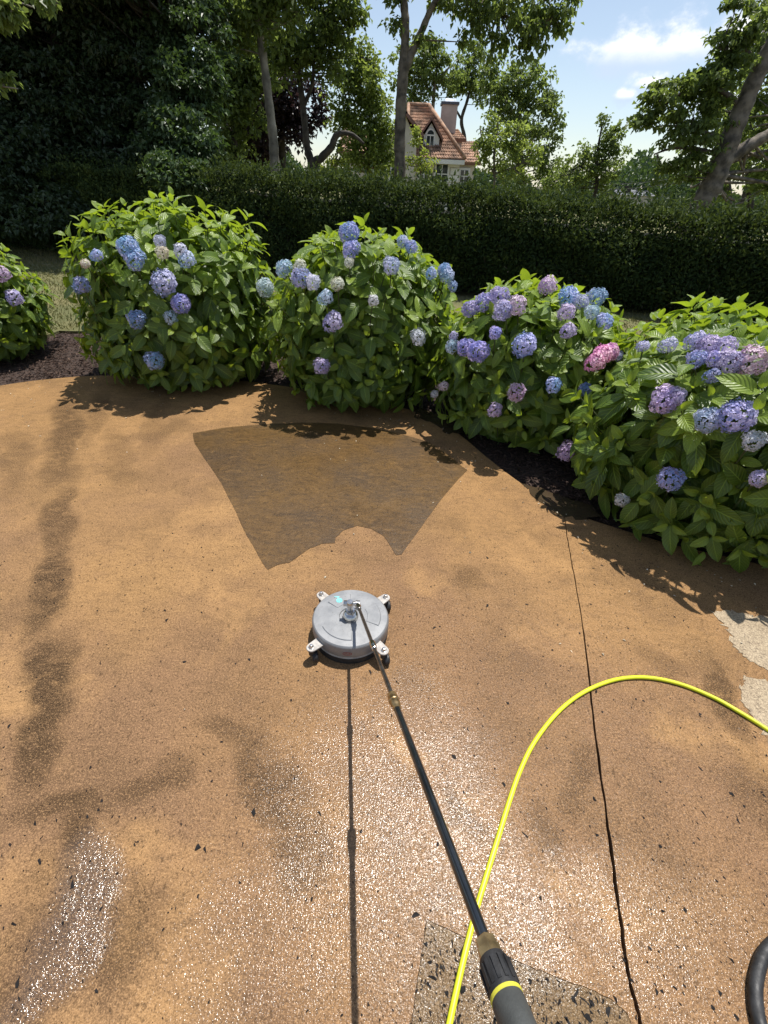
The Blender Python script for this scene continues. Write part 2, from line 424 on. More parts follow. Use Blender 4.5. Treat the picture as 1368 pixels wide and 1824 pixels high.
def patio_mat(name, gold, red, dark, grey=0.0, rough=.3, marks=True, bump=.55, speck=.5, streak=.38):
    m, nt, b = material(name)
    pos = nt.new('ShaderNodeNewGeometry').outputs['Position']
    n0 = nt.noise(pos, .9, 4, .5); n1 = nt.noise(pos, 2.6, 5, .6); n2 = nt.noise(pos, 9, 4, .6, .4)
    warp = nt.new('ShaderNodeTexNoise'); warp.inputs['Scale'].default_value = 3.0; warp.inputs['Detail'].default_value = 4
    nt.put(warp.inputs['Vector'], pos)
    wv = nt.vmath('MULTIPLY', nt.vmath('SUBTRACT', warp.outputs['Color'], (.5, .5, .5)), (.3, .3, 0))
    pv = nt.vmath('ADD', pos, wv)
    sp = nt.new('ShaderNodeSeparateXYZ'); nt.put(sp.inputs[0], pos)
    c = nt.mix(nt.ramp(nt.math('ADD', n0, nt.math('MULTIPLY', sp.outputs[1], -.085)), .20, .50), gold, red)
    c = nt.mix(nt.ramp(n1, .42, .70, 0, .5), c, dark)
    c = nt.mix(nt.ramp(n2, .5, .75, 0, .35), c, red)
    c = nt.mix(nt.ramp(nt.noise(pv, 1.7, 4, .6), .50, .68, 0, .75), c, tuple(min(1, x * 1.22) for x in gold))
    # brushed, wavy streaks of wet dirt
    st = nt.noise(nt.scale(pv, 7, 22, 1), 1.7, 5, .65, .6)
    c = nt.mix(nt.ramp(st, .46, .72, 0, streak), c, dark)
    if streak > .5: c = nt.mix(nt.ramp(st, .30, .46, .6, 0), c, tuple(x * 1.6 for x in gold))
    rel = nt.ramp(st, .3, .75)
    if marks:
        s = blobs(nt, pv, DARK_MARKS)
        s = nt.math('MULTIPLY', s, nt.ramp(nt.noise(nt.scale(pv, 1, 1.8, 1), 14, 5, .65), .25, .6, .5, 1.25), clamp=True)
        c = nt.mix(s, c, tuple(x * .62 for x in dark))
    # fine grain: sand, tiny dark and pale grains
    f1 = nt.noise(pos, 300, 1, .5); f2 = nt.noise(pos, 135, 2, .6); f3 = nt.noise(nt.scale(pos, 1, .55, 1), 62, 3, .7); f4 = nt.noise(pos, 30, 4, .7)
    c = nt.mix(nt.ramp(f4, .44, .74, 0, .3), c, dark)
    c = nt.mix(nt.ramp(f1, .50, .66, 0, speck), c, tuple(x * .35 for x in dark))
    c = nt.mix(nt.ramp(f1, .34, .46, speck, 0), c, tuple(min(1, x * 1.5 + .02) for x in gold))
    c = nt.mix(nt.ramp(f2, .54, .66, 0, speck * 1.2), c, tuple(x * .4 for x in dark))
    c = nt.mix(nt.ramp(f2, .32, .44, speck * .9, 0), c, tuple(min(1, x * 1.6 + .03) for x in gold))
    c = nt.mix(nt.ramp(f3, .59, .67, 0, .5), c, tuple(x * .4 for x in dark))
    nt.put(b.inputs['Base Color'], c)
    rg = nt.ramp(n1, .3, .7, rough * .8, rough * 1.2)
    b.inputs['Specular IOR Level'].default_value = .35
    if marks:
        wt = blobs(nt, pv, WET); rg = nt.ramp(n1, .3, .7, .12, .16); rip = blobs(nt, pv, RIPPLE)
        nt.put(b.inputs['Specular IOR Level'], nt.math('ADD', nt.ramp(nt.math('MULTIPLY', wt, nt.ramp(nt.noise(pv, 5, 4, .6), .3, .6, .55, 1.1)), 0, 1, .02, .25), nt.math('MULTIPLY', rip, .5)))
    nt.put(b.inputs['Roughness'], rg)
    bn = nt.new('ShaderNodeBump'); bn.inputs['Strength'].default_value = bump; bn.inputs['Distance'].default_value = BUMPD
    h = nt.math('ADD', nt.math('MULTIPLY', nt.noise(pos, GL, 1, .5), 1.0), nt.math('MULTIPLY', nt.noise(pos, 45, 1, .5), .6))
    if marks: h = nt.math('MULTIPLY', h, nt.math('ADD', nt.math('MULTIPLY', rip, .8), 1.0)); h = nt.math('ADD', h, nt.math('MULTIPLY', nt.math('MULTIPLY', nt.noise(nt.scale(pv, 1, .6, 1), 26, 2, .5), rip), 4.5))
    nt.put(bn.inputs['Height'], h)
    nt.put(b.inputs['Normal'], bn.outputs[0])
    return m
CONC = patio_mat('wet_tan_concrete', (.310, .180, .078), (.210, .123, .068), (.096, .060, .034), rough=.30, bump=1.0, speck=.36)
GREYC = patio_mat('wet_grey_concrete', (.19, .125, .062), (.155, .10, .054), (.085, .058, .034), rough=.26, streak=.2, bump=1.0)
DIRTY = patio_mat('unwashed_concrete', (.118, .066, .022), (.076, .044, .019), (.032, .020, .011), rough=.38, streak=.62, speck=.25, marks=False, bump=.7)
DRYC = patio_mat('dry_pale_concrete', (.36, .285, .185), (.31, .235, .15), (.17, .12, .075), rough=.75, marks=False, bump=.9, speck=.4)
BED = simple('joint_filler', (.022, .016, .012), .9, var=.4, scale=60)

joint_px = [(1004, 909), (1011, 960), (1020, 1010), (1040, 1130), (1058, 1290), (1080, 1450), (1105, 1640), (1120, 1740), (1136, 1800), (1150, 1880), (1180, 2100)]
joint = smooth_path([P(*q) for q in joint_px], 8); joint[:, 2] = 0
joint[:, :2] += RNG.normal(0, .0009, (len(joint), 2))
jw = np.interp(joint[:, 1], [0, .6, 1.4, 2.4], [.0050, .0046, .0026, .0022]) * (1 + RNG.normal(0, .16, len(joint)))
jt = nrm(np.gradient(joint, axis=0)); jn = np.stack([-jt[:, 1], jt[:, 0], 0 * jt[:, 0]], -1)
if jn[3][0] > 0: jn = -jn
jl = joint + jn * jw[:, None]; jr = joint - jn * jw[:, None]
crack_px = [(722, 2100), (730, 1850), (745, 1735), (760, 1637), (810, 1661), (860, 1683), (905, 1702), (945, 1722), (1000, 1743), (1060, 1765), (1095, 1783), (1118, 1806), (1136, 1850), (1160, 2060)]
crack = np.array([P(*q) for q in crack_px]); crack = np.concatenate([np.linspace(crack[i], crack[i + 1], 7)[:-1] for i in range(len(crack) - 1)] + [crack[-1:]])
crack[:, 2] = 0; crack[:, :2] += RNG.normal(0, .0010, (len(crack), 2))
ei = int(np.argmin(np.linalg.norm(edge - joint[0], axis=1)))
eL, eR = edge[:ei], edge[ei + 1:]
Yb = -6.0
# shrink the small grey piece a little so a thin crack is left around it
cc = crack.mean(0)
ct = nrm(np.gradient(crack, axis=0)); cn = np.stack([-ct[:, 1], ct[:, 0], 0 * ct[:, 0]], -1)
ins = nrm(P(930, 1850) - crack); cn *= np.sign(np.sum(cn * ins, -1, keepdims=True))
piece = crack + cn * .0014
jcut = joint[:, 1] > crack[-1][1] + .03
left_poly = np.concatenate([eL[::1], jl[jcut], [crack[-1] + [0, .0, 0]], crack[::-1][1:], [[crack[0][0], Yb, 0], [-14, Yb, 0]]])
right_poly = np.concatenate([jr[::-1][:1] * [1, 0, 0] + [0, Yb, 0], jr[::-1], eR, [[12, Yb, 0]]])
piece_poly = np.concatenate([piece, [[piece[-1][0], Yb, 0], [piece[0][0] + .004, Yb, 0]]])
patio = Geo()
pb = np.concatenate([edge - nor * .02, [[12, Yb + .1, 0], [-13.9, Yb + .1, 0]]])
patio.prism(pb + [0, 0, -.13], (0, 0, .105))
patio = patio.build('patio', BED)
tag(patio, 'wet tan concrete patio with a curved edge, half washed', 'patio', kind='structure')
def slab(poly, mat, label):
    g = Geo(); g.prism(np.asarray(poly) + [0, 0, -.11], (0, 0, .11))
    o = g.build('slab', mat, patio)
    o['label'] = label
    return o
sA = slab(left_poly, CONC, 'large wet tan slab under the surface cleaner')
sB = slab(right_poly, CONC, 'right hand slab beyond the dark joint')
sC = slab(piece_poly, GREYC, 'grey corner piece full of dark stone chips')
# dark stone chips showing in the surface
CHIP = simple('slate_chips', (.013, .012, .012), .7, var=.3, scale=40)
CHIP.node_tree.nodes['Principled BSDF'].inputs['Specular IOR Level'].default_value = .12
def chips(poly, n, box, zz, size, parent, power):
    C = np.stack([RNG.uniform(box[0], box[1], n), RNG.uniform(box[2], box[3], n)], -1)
    keep = inside(np.asarray(poly), C)
    keep &= RNG.uniform(0, 1, n) < np.interp(C[:, 1], [.1, .9, 1.6, 3.0], [1, .75, .4, .1]) if power else keep
    # clusters
    keep &= (np.sin(C[:, 0] * 7 + 1.3) * np.sin(C[:, 1] * 6.2) + np.sin(C[:, 0] * 3.1 - C[:, 1] * 4.4) * .8 + RNG.normal(0, .9, n)) > (-.2 if power else -9)
    C = C[keep]; n = len(C); g = Geo(); k = 6
    for c in C:
        a = np.sort(RNG.uniform(0, 2 * np.pi, k)); s = size * RNG.lognormal(0, .55); asp = RNG.uniform(.25, .7); th = RNG.normal(1.9, .55)
        x = np.cos(a) * s * RNG.uniform(.6, 1.1, k); y = np.sin(a) * s * asp * RNG.uniform(.7, 1.1, k)
        p = np.stack([c[0] + x * math.cos(th) - y * math.sin(th), c[1] + x * math.sin(th) + y * math.cos(th), np.full(k, zz)], -1)
        q = p.copy(); q[:, 2] = -.004
        i = np.arange(k)
        g.add(np.concatenate([p, q]), [np.arange(k)[None], np.stack([i, i + k, (i + 1) % k + k, (i + 1) % k], -1)])
    return g.build('stone_chips', CHIP, parent, kind='stuff', fix=False)
chips(left_poly, 15000, (-1.9, 1.2, -.8, 3.4), .0012, .0031, sA, True)
chips(right_poly, 10500, (.4, 2.2, -.8, 2.6), .0012, .0032, sB, True)
chips(piece_poly, 7000, (0, .8, -1.2, .5), .0012, .0046, sC, False)

def sheet(name, px, mat, parent, z, wob=.004, n=7, curved=True):
    pts = np.array([P(*q) for q in px]); pts[:, 2] = z
    if curved: pts = smooth_path(np.concatenate([pts, pts[:1]]), n)[:-1]
    else: pts = np.concatenate([np.linspace(pts[i], pts[(i + 1) % len(pts)], n)[:-1] for i in range(len(pts))])
    pts[:, :2] += RNG.normal(0, wob, (len(pts), 2))
    g = Geo(); g.prism(pts - [0, 0, .003], (0, 0, .003))
    return g.build(name, mat, parent)
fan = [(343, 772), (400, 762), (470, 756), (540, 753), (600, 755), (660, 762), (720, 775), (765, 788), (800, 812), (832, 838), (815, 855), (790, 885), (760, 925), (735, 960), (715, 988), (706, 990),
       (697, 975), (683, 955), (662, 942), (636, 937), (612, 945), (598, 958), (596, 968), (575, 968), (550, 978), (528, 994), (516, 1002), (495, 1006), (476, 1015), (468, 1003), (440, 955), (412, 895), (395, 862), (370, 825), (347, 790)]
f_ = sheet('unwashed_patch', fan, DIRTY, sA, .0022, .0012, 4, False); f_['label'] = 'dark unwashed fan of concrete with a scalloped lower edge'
def rough_poly(px): 
    return px
d1 = sheet('dry_patch', [(1268, 1090), (1300, 1088), (1335, 1096), (1368, 1100), (1450, 1110), (1560, 1150), (1500, 1230), (1420, 1210), (1368, 1196), (1335, 1178), (1312, 1160), (1302, 1142), (1298, 1125), (1284, 1108)], DRYC, sB, .0022, .008, 8, False)
d2 = sheet('dry_patch', [(1326, 1206), (1368, 1212), (1440, 1232), (1520, 1290), (1500, 1390), (1420, 1370), (1368, 1322), (1345, 1285), (1322, 1250), (1318, 1228)], DRYC, sB, .0022, .008, 8, False)
d1['label'] = 'pale dry concrete nearest the bush'; d2['label'] = 'pale dry concrete under the yellow hose'

# wash water lying along the edge
mW, nt, b = material('wash_water')
pos = nt.new('ShaderNodeNewGeometry').outputs['Position']
nt.put(b.inputs['Base Color'], nt.mix(nt.noise(pos, 12, 3), (.04, .027, .015), (.07, .05, .03)))
b.inputs['Roughness'].default_value = .06
bn = nt.new('ShaderNodeBump'); bn.inputs['Strength'].default_value = .5; bn.inputs['Distance'].default_value = .01
nt.put(bn.inputs['Height'], nt.noise(pos, 34, 4, .6, .5)); nt.put(b.inputs['Normal'], bn.outputs[0])
def puddle(px, label, z=.003):
    o = sheet('puddle', px, mW, None, z, .012, 4); tag(o, label, 'puddle', 'puddles of wash water along the patio edge', 'structure'); return o
puddle([(735, 728), (770, 734), (805, 750), (822, 770), (800, 772), (782, 762), (760, 750), (738, 742)], 'shallow puddle at the patio edge between second and third hydrangea', .0035)
puddle([(930, 860), (970, 872), (1010, 888), (1060, 905), (1050, 925), (1015, 922), (985, 912), (950, 885)], 'shallow puddle where the dark joint meets the mulch bed', .0035)

# ------------------------------------------------------------------ hydrangeas
HL = leaf_material('hydrangea_leaf', (.040, .080, .017), (.095, .160, .026), (.235, .325, .042), (.42, .56, .03), .38, .40, .5, veins=True)
STEM = simple('green_stem', (.075, .095, .03), .6, var=.3, scale=20)
def hyd_leaf(seed, tint):
    r = random.Random(seed)
    nr, ncol = 7, 5
    V = []; uv = []
    droop = r.uniform(.18, .42); fold = r.uniform(.12, .34); tw = r.uniform(-.25, .25); wid = r.uniform(.76, .92)
    for i in range(nr):
        t = i / (nr - 1)
        wv_ = wid * 1.62 * (t ** .62) * ((1 - t) ** .78) * .98
        if i == nr - 1: wv_ = .004
        if i == 0: wv_ = .03
        for j in range(ncol):
            u = j / (ncol - 1) * 2 - 1
            x = u * wv_ * .5
            z = fold * abs(x) - droop * t * t + .035 * math.sin(6 * t + 3 * u + seed) * abs(u) + tw * x * t
            V.append((x, t * (1 - .12 * droop * t), z)); uv.append((j / (ncol - 1), t))
    F = [[i * ncol + j, i * ncol + j + 1, (i + 1) * ncol + j + 1, (i + 1) * ncol + j] for i in range(nr - 1) for j in range(ncol - 1)]
    return np.array(V), np.array(F), np.array(uv), tint
LEAVES = []
for cls, tints in enumerate(((.05, .18, .3, .12), (.4, .5, .6, .35), (.8, .95, 1.0, .88))):     # mature, mid, young
    LEAVES.append([hyd_leaf(cls * 10 + q, t_) for q, t_ in enumerate(tints)])
LEAF_ME = {}
def leaf_mesh(c, v):
    if (c, v) not in LEAF_ME:
        V, F, uv, t_ = LEAVES[c][v]
        LEAF_ME[(c, v)] = mesh_from('leaf', V, [F], HL, uv, np.full(len(V), t_), smooth=True)
    return LEAF_ME[(c, v)]

# flower heads: balls of four petalled florets, a few shapes shared by all
mF, nt, b = material('hydrangea_petals')
oi = nt.new('ShaderNodeObjectInfo').outputs['Color']
at = nt.new('ShaderNodeAttribute', attribute_name='tint').outputs['Fac']
hs = nt.new('ShaderNodeHueSaturation'); nt.put(hs.inputs['Color'], oi)
nt.put(hs.inputs['Hue'], nt.ramp(at, 0, 1, .47, .525)); nt.put(hs.inputs['Saturation'], nt.ramp(at, 0, 1, 1.15, .6)); nt.put(hs.inputs['Value'], nt.ramp(at, 0, 1, .8, 1.15))
nt.put(b.inputs['Base Color'], hs.outputs[0]); b.inputs['Roughness'].default_value = .6; b.inputs['Specular IOR Level'].default_value = .25
tr = nt.new('ShaderNodeBsdfTranslucent'); nt.put(tr.inputs['Color'], hs.outputs[0])
ms = nt.new('ShaderNodeMixShader'); ms.inputs[0].default_value = .22
nt.l.new(b.outputs[0], ms.inputs[1]); nt.l.new(tr.outputs[0], ms.inputs[2]); nt.l.new(ms.outputs[0], mF.node_tree.nodes['Material Output'].inputs['Surface'])
def head_mesh(seed, nfl=105, lump=.12):
    nfl = int(nfl * 1.75)
    rg = np.random.default_rng(seed)
    i = np.arange(nfl) + .5; ph = np.arccos(1 - 1.72 * i / nfl); th = np.pi * (1 + 5 ** .5) * i
    d = np.stack([np.cos(th) * np.sin(ph), np.sin(th) * np.sin(ph), np.cos(ph)], -1)
    d = nrm(d + rg.normal(0, .08, d.shape))
    lob = 1 + lump * np.sin(d[:, 0] * 3.3 + seed) * np.cos(d[:, 1] * 2.8 + seed * .7)
    r = (1 + rg.normal(0, .07, nfl)) * lob
    c = d * r[:, None] * [1, 1, .78]
    g = Geo(); Vs = []; Fs = []; Ts = []; base = 0
    patch = .5 + .35 * np.sin(d[:, 0] * 2.1 + seed * 1.7 + d[:, 2] * 2) 
    for q in range(nfl):
        nn = nrm(d[q] + rg.normal(0, .22, 3)); u = nrm(np.cross(nn, rg.normal(size=3))); v = np.cross(nn, u)
        s = rg.uniform(.15, .21); t0 = float(np.clip(patch[q] + rg.normal(0, .2), 0, 1))
        for k in range(4):
            a = k * np.pi / 2 + rg.normal(0, .1); e = u * math.cos(a) + v * math.sin(a); f = -u * math.sin(a) + v * math.cos(a)
            lift = rg.uniform(-.05, .06)
            Vs += [c[q], c[q] + e * s * .55 + f * s * .5 + nn * (.04 + lift), c[q] + e * s * 1.0 + nn * lift * 1.5, c[q] + e * s * .55 - f * s * .5 + nn * (.04 + lift)]
            Ts += [max(0, t0 - .25), t0, min(1, t0 + .1), t0]
            Fs.append([base, base + 1, base + 2, base + 3]); base += 4
    # green core
    return np.array(Vs), np.array(Fs), np.array(Ts)
HEADS = []
for q in range(7):
    V, F, T = head_mesh(q + 1, nfl=[105, 95, 115, 100, 85, 110, 90][q], lump=[.1, .16, .08, .2, .14, .1, .18][q])
    HEADS.append(mesh_from('flower_head', V, [F], mF, tint=T))
CORE = simple('flower_core', (.10, .13, .12), .8)
FC = dict(blue=(.36, .45, .74), pale=(.52, .59, .78), ice=(.66, .69, .77), lilac=(.54, .48, .73), violet=(.44, .43, .74), mauve=(.59, .46, .71), pink=(.86, .46, .64),
          rose=(.64, .50, .64), cream=(.70, .70, .54), white=(.70, .70, .73), deep=(.26, .29, .58))
ALLHEADS = []
def bush(label, px0, px1, ytop, ybase, heads, nshoot=300, seed=1, hgt=None, dy=1.0, leafL=.184, group='hydrangea bushes along the patio edge'):
    rg = np.random.default_rng(seed)
    pc = (px0 + px1) / 2
    front = P(pc, ybase)
    # radius from the width at mid height
    Rm = .8
    for _ in range(8):
        cen = front + np.array([front[0], front[1], 0]) / np.linalg.norm(front[:2]) * Rm * dy * .92
        z = depth(cen + [0, 0, .5]); Rm = (px1 - px0) / 2 * z / FPX
        mx_ = proj(cen + [0, 0, .65])[0]; front = front + [(pc - mx_) * z / FPX * .6, 0, 0]
    # height from the top row
    d = ray(pc, ytop); h = CAM_H + d[2] * (cen[1] + .05) / d[1] if hgt is None else hgt
    Rx, Ry, zc = Rm, Rm * dy, .40 * h
    root = empty('hydrangea_bush', (cen[0], cen[1], -.03)); tag(root, label, 'hydrangea', group)
    org = np.array([cen[0], cen[1], -.03])
    # facing basis: x across the view, y away
    fy = nrm(np.array([cen[0], cen[1], 0])); fx = np.array([fy[1], -fy[0], 0])
    def surf(dirs, k=1.0):
        up = dirs[:, 2:3]
        hz = np.where(up > 0, h - zc - .07, zc * .92)
        lump = 1 + .07 * np.sin(dirs[:, :1] * 5 + seed) * np.sin(up * 6 + seed * 2) + .05 * np.sin(dirs[:, 1:2] * 7 + seed * 3)
        fat = (1 - np.abs(up) ** 2.6 * .0)
        loc = np.concatenate([dirs[:, :1] * (Rx - .08), dirs[:, 1:2] * (Ry - .08), up * hz], 1) * lump * k
        return cen + [0, 0, zc] + loc[:, :1] * fx + loc[:, 1:2] * fy + loc[:, 2:] * [0, 0, 1]
    i = np.arange(nshoot) + .5; up = 1 - 1.93 * i / nshoot; th = np.pi * (1 + 5 ** .5) * i
    sq = np.sqrt(np.maximum(0, 1 - up * up))
    dirs = np.stack([np.cos(th) * sq, np.sin(th) * sq, up], -1) 
    dirs = nrm(dirs + rg.normal(0, .05, dirs.shape))
    pw = np.where(dirs[:, 2] > 0, 2.75, 3.6); sq_ = np.sqrt(np.maximum(1e-9, 1 - dirs[:, 2] ** 2))
    fatk = (sq_ ** pw + np.abs(dirs[:, 2]) ** pw) ** (-1 / pw)
    kk = np.where(rg.uniform(0, 1, nshoot) < .74, rg.uniform(.92, 1.05, nshoot), rg.uniform(.55, .9, nshoot)) * fatk
    tips = surf(dirs, kk[:, None]); tips[:, 2] = np.maximum(tips[:, 2], .10)
    outw = nrm(dirs[:, :1] * fx + dirs[:, 1:2] * fy + dirs[:, 2:] * [0, 0, 1])
    axis = nrm(outw * .85 + np.array([0, 0, .52]) + rg.normal(0, .13, outw.shape))
    # stems
    g = Geo()
    for t, a in zip(tips, axis):
        b0 = cen + [rg.normal(0, .16), rg.normal(0, .16), 0]; b0[2] = -.05
        mid = b0 * .45 + t * .55 - np.array([0, 0, 1]) * .05 * h - a * .06
        g.tube(smooth_path([b0, mid, t - a * .02], 4), np.linspace(.006, .003, 9), 4, False)
    g.build('stems', STEM, root, org, kind='stuff', fix=False)
    # leaves
    rec = []
    for t, a, o_ in zip(tips, axis, outw):
        u = nrm(np.cross(a, rg.normal(size=3))); v = np.cross(a, u)
        low = np.clip(1 - t[2] / h, 0, 1)
        rot = rg.uniform(0, np.pi)
        npair = 4
        for k in range(npair):
            s_ = (.0, .035, .095, .17)[k] * rg.uniform(.9, 1.15)
            for side in (0, np.pi):
                if k == 3 and rg.uniform() < .25: continue
                an = rot + k * np.pi / 2 + side + rg.normal(0, .2)
                radl = u * math.cos(an) + v * math.sin(an)
                lift = (math.radians(58), math.radians(28), math.radians(2), math.radians(-14))[k] + rg.normal(0, .2)
                d_ = radl * math.cos(lift) + a * math.sin(lift) + np.array([0, 0, -1]) * ((.0, .05, .22, .36)[k] + .35 * low)
                d_ = nrm(d_)
                nn = a * math.cos(lift) - radl * math.sin(lift) + o_ * .55 + rg.normal(0, .12, 3)
                L = leafL * (.42, .82, 1.0, 1.0)[k] * rg.uniform(.82, 1.2)
                cls = 2 if k == 0 else (2 if k == 1 and t[2] > .6 * h and rg.uniform() < .55 else (1 if k == 1 or (t[2] > .7 * h and rg.uniform() < .5) else 0))
                pet = t - a * s_ + d_ * (.012, .02, .03, .035)[k]
                rec.append((pet, d_, nn, L, cls, rg.integers(0, 4)))
    B = np.array([r[0] for r in rec]); Dd = np.array([r[1] for r in rec]); Nn = np.array([r[2] for r in rec]); Ll = np.array([r[3] for r in rec])
    cl = np.array([r[4] for r in rec]); va = np.array([r[5] for r in rec])
    Nn = nrm(Nn - Dd * np.sum(Nn * Dd, 1, keepdims=True)); X = np.cross(Dd, Nn)
    ok = B[:, 2] + Dd[:, 2] * Ll > .0
    # flower heads -> points on the dome hit by their line of sight
    hp = []
    for hx, hy, hr, colr in heads:
        dv = ray(hx, hy); dl = np.array([dv @ fx, dv @ fy, dv[2]]); ol = cC - (cen + [0, 0, zc]); ol = np.array([ol @ fx, ol @ fy, ol[2]])
        tt_ = np.linspace(.8, 14, 1600)[:, None]; loc = ol + dl * tt_
        upn = loc[:, 2] / np.where(loc[:, 2] > 0, h - zc - .02, zc * 1.0); pw_ = np.where(loc[:, 2] > 0, 2.75, 3.6)
        val = (np.hypot(loc[:, 0] / Rx, loc[:, 1] / Ry)) ** pw_ + np.abs(upn) ** pw_
        hit = np.where(val < 1.0)[0]
        best = float(tt_[hit[0], 0]) if len(hit) else float(tt_[np.argmin(val), 0])
        p = cC + dv * best
        rad = 0.97 * hr * depth(p) / FPX
        hp.append((p, rad, colr))
    gs = Geo()
    for q, (p, rad, colr) in enumerate(hp):
        o = link('flower_head', HEADS[(q * 3 + seed) % 7], root)
        nv = nrm(nrm(p - cen - [0, 0, zc * .7]) * .6 + nrm(cC - p) * .55 + [0, 0, .35] + rg.normal(0, .15, 3))
        qz = Vector(nv).to_track_quat('Z', 'Y')
        o.rotation_euler = qz.to_euler(); o.scale = (rad * .88, rad * .88 * rg.uniform(.9, 1.1), rad * .88 * rg.uniform(.9, 1.1)); o.location = tuple(p - org)
        c_ = np.array(FC[colr]) * rg.uniform(.92, 1.08, 3); o.color = (*np.clip(c_, 0, 1), 1)
        o['label'] = {'blue': 'blue', 'pale': 'pale blue', 'ice': 'icy pale blue', 'lilac': 'lilac', 'violet': 'violet blue', 'mauve': 'mauve', 'pink': 'bright pink', 'rose': 'dusky rose',
                      'cream': 'creamy white', 'white': 'white', 'deep': 'deep blue'}[colr] + ' rounded flower head'
        ALLHEADS.append((p, rad)); gs.tube(smooth_path([p + nv * rad * .2, p - nv * rad * .8, p - nv * .22 - [0, 0, .16]], 4), .0045, 5, False)
    if hp: gs.build('flower_stalks', STEM, root, org, kind='stuff', fix=False)
    for p, rad in ALLHEADS:
        # leaves must not pierce the head, nor stand right in front of it
        mid_ = B + Dd * Ll[:, None] * .5
        ok &= np.linalg.norm(mid_ - p, axis=1) > rad * 1.05
        dv = nrm(p - cC); rel = mid_ - cC; along = rel @ dv; perp = np.linalg.norm(rel - along[:, None] * dv, axis=1)
        ok &= ~((perp < rad * .92) & (along < np.linalg.norm(p - cC)) )
    B, Dd, Nn, Ll, cl, va, X = (q[ok] for q in (B, Dd, Nn, Ll, cl, va, X))
    # which leaves does the photograph show largest: coarse depth buffer on leaf centres
    ctr = B + Dd * Ll[:, None] * .5
    sx, sy, sz = proj(ctr)
    view = nrm(ctr - cC); facing = np.abs(np.sum(view * Nn, 1))
    area = (Ll / sz) ** 2 * (facing + .15)
    infr = (sx > 0) & (sx < PW) & (sy > 0) & (sy < PH)
    cell = {}
    cs = 13 * (leafL * FPX / max(.5, np.median(sz))) / 30
    for idx in np.argsort(sz):
        if not infr[idx]: continue
        key = (int(sx[idx] / cs), int(sy[idx] / cs))
        if key not in cell: cell[key] = idx
    vis = sorted(cell.values(), key=lambda q: -area[q])[:300]
    vs = np.zeros(len(B), bool); vs[vis] = True
    for idx in vis:
        o = link('leaf', leaf_mesh(int(cl[idx]), int(va[idx])), root)
        m = Matrix.Identity(4); L = float(Ll[idx])
        for q in range(3):
            m[q][0] = X[idx][q] * L; m[q][1] = Dd[idx][q] * L; m[q][2] = Nn[idx][q] * L; m[q][3] = B[idx][q] - org[q]
        o.matrix_local = m
    g = Geo()
    for c_ in range(3):
        for v_ in range(4):
            sel = np.where(~vs & (cl == c_) & (va == v_))[0]
            if not len(sel): continue
            V, F, uv, t_ = LEAVES[c_][v_]
            W_ = B[sel, None] + (V[None, :, 0:1] * X[sel, None] + V[None, :, 1:2] * Dd[sel, None] + V[None, :, 2:3] * Nn[sel, None]) * Ll[sel, None, None]
            k = np.arange(len(sel))[:, None, None] * len(V)
            g.add(W_.reshape(-1, 3), (F[None] + k).reshape(-1, 4), t_, np.tile(uv, (len(sel), 1)))
    g.build('foliage', HL, root, org, smooth=True, kind='stuff', fix=False)
    return root

bush('hydrangea cut by the left edge of the photo beside the mulch gap', -190, 48, 425, 655,
     [(25, 530, 15, 'lilac'), (2, 488, 16, 'rose')], 320, 3)
bush('largest hydrangea, leftmost of those wholly in view, with few blue flower heads', 156, 490, 354, 712,
     [(228, 440, 20, 'blue'), (240, 462, 19, 'blue'), (285, 430, 12, 'pale'), (289, 450, 13, 'cream'), (322, 447, 14, 'ice'), (333, 462, 16, 'pale'), (292, 504, 23, 'violet'), (322, 541, 18, 'violet'),
      (243, 569, 17, 'blue'), (305, 566, 14, 'pale'), (275, 642, 18, 'blue'), (145, 508, 16, 'deep'), (172, 455, 12, 'blue'), (152, 470, 9, 'cream'), (472, 512, 17, 'ice')], 500, 5)
bush('middle hydrangea with blue and creamy flower heads, directly beyond the unwashed fan', 480, 816, 398, 756,
     [(505, 478, 16, 'pale'), (536, 495, 21, 'violet'), (558, 503, 14, 'ice'), (534, 474, 13, 'cream'), (580, 530, 15, 'pale'), (601, 506, 13, 'cream'),
      (622, 415, 20, 'blue'), (625, 445, 17, 'violet'), (622, 468, 10, 'cream'), (697, 473, 17, 'pale'), (665, 535, 11, 'white'), (593, 573, 19, 'lilac'), (795, 490, 15, 'pale'), (792, 482, 14, 'blue'),
      (806, 510, 10, 'blue'), (745, 600, 16, 'white'), (573, 652, 17, 'lilac'), (732, 440, 13, 'blue'), (768, 487, 11, 'blue'), (717, 430, 11, 'pale')], 470, 8)
bush('lower hydrangea right of centre with massed lilac and blue flower heads', 782, 1126, 500, 822,
     [(838, 550, 17, 'lilac'), (862, 538, 18, 'lilac'), (888, 530, 21, 'lilac'), (896, 553, 19, 'mauve'), (920, 545, 20, 'rose'), (975, 509, 18, 'rose'), (1013, 530, 20, 'blue'), (1034, 538, 16, 'pale'),
      (1062, 530, 19, 'blue'), (1054, 556, 15, 'pale'), (1077, 572, 16, 'blue'), (1009, 556, 17, 'mauve'), (1012, 589, 16, 'lilac'), (934, 615, 22, 'violet'), (852, 626, 22, 'violet'), (829, 618, 17, 'violet'),
      (806, 617, 14, 'pale'), (882, 593, 12, 'violet'), (808, 598, 9, 'lilac'), (1060, 645, 19, 'pink'), (1073, 632, 18, 'pink'), (1088, 626, 16, 'pink'), (1102, 634, 9, 'lilac'), (920, 699, 18, 'rose'), (986, 686, 15, 'blue'), (882, 730, 14, 'mauve'),
      (790, 688, 10, 'rose'), (774, 702, 8, 'white'), (1042, 694, 13, 'deep')], 480, 12, dy=1.0)
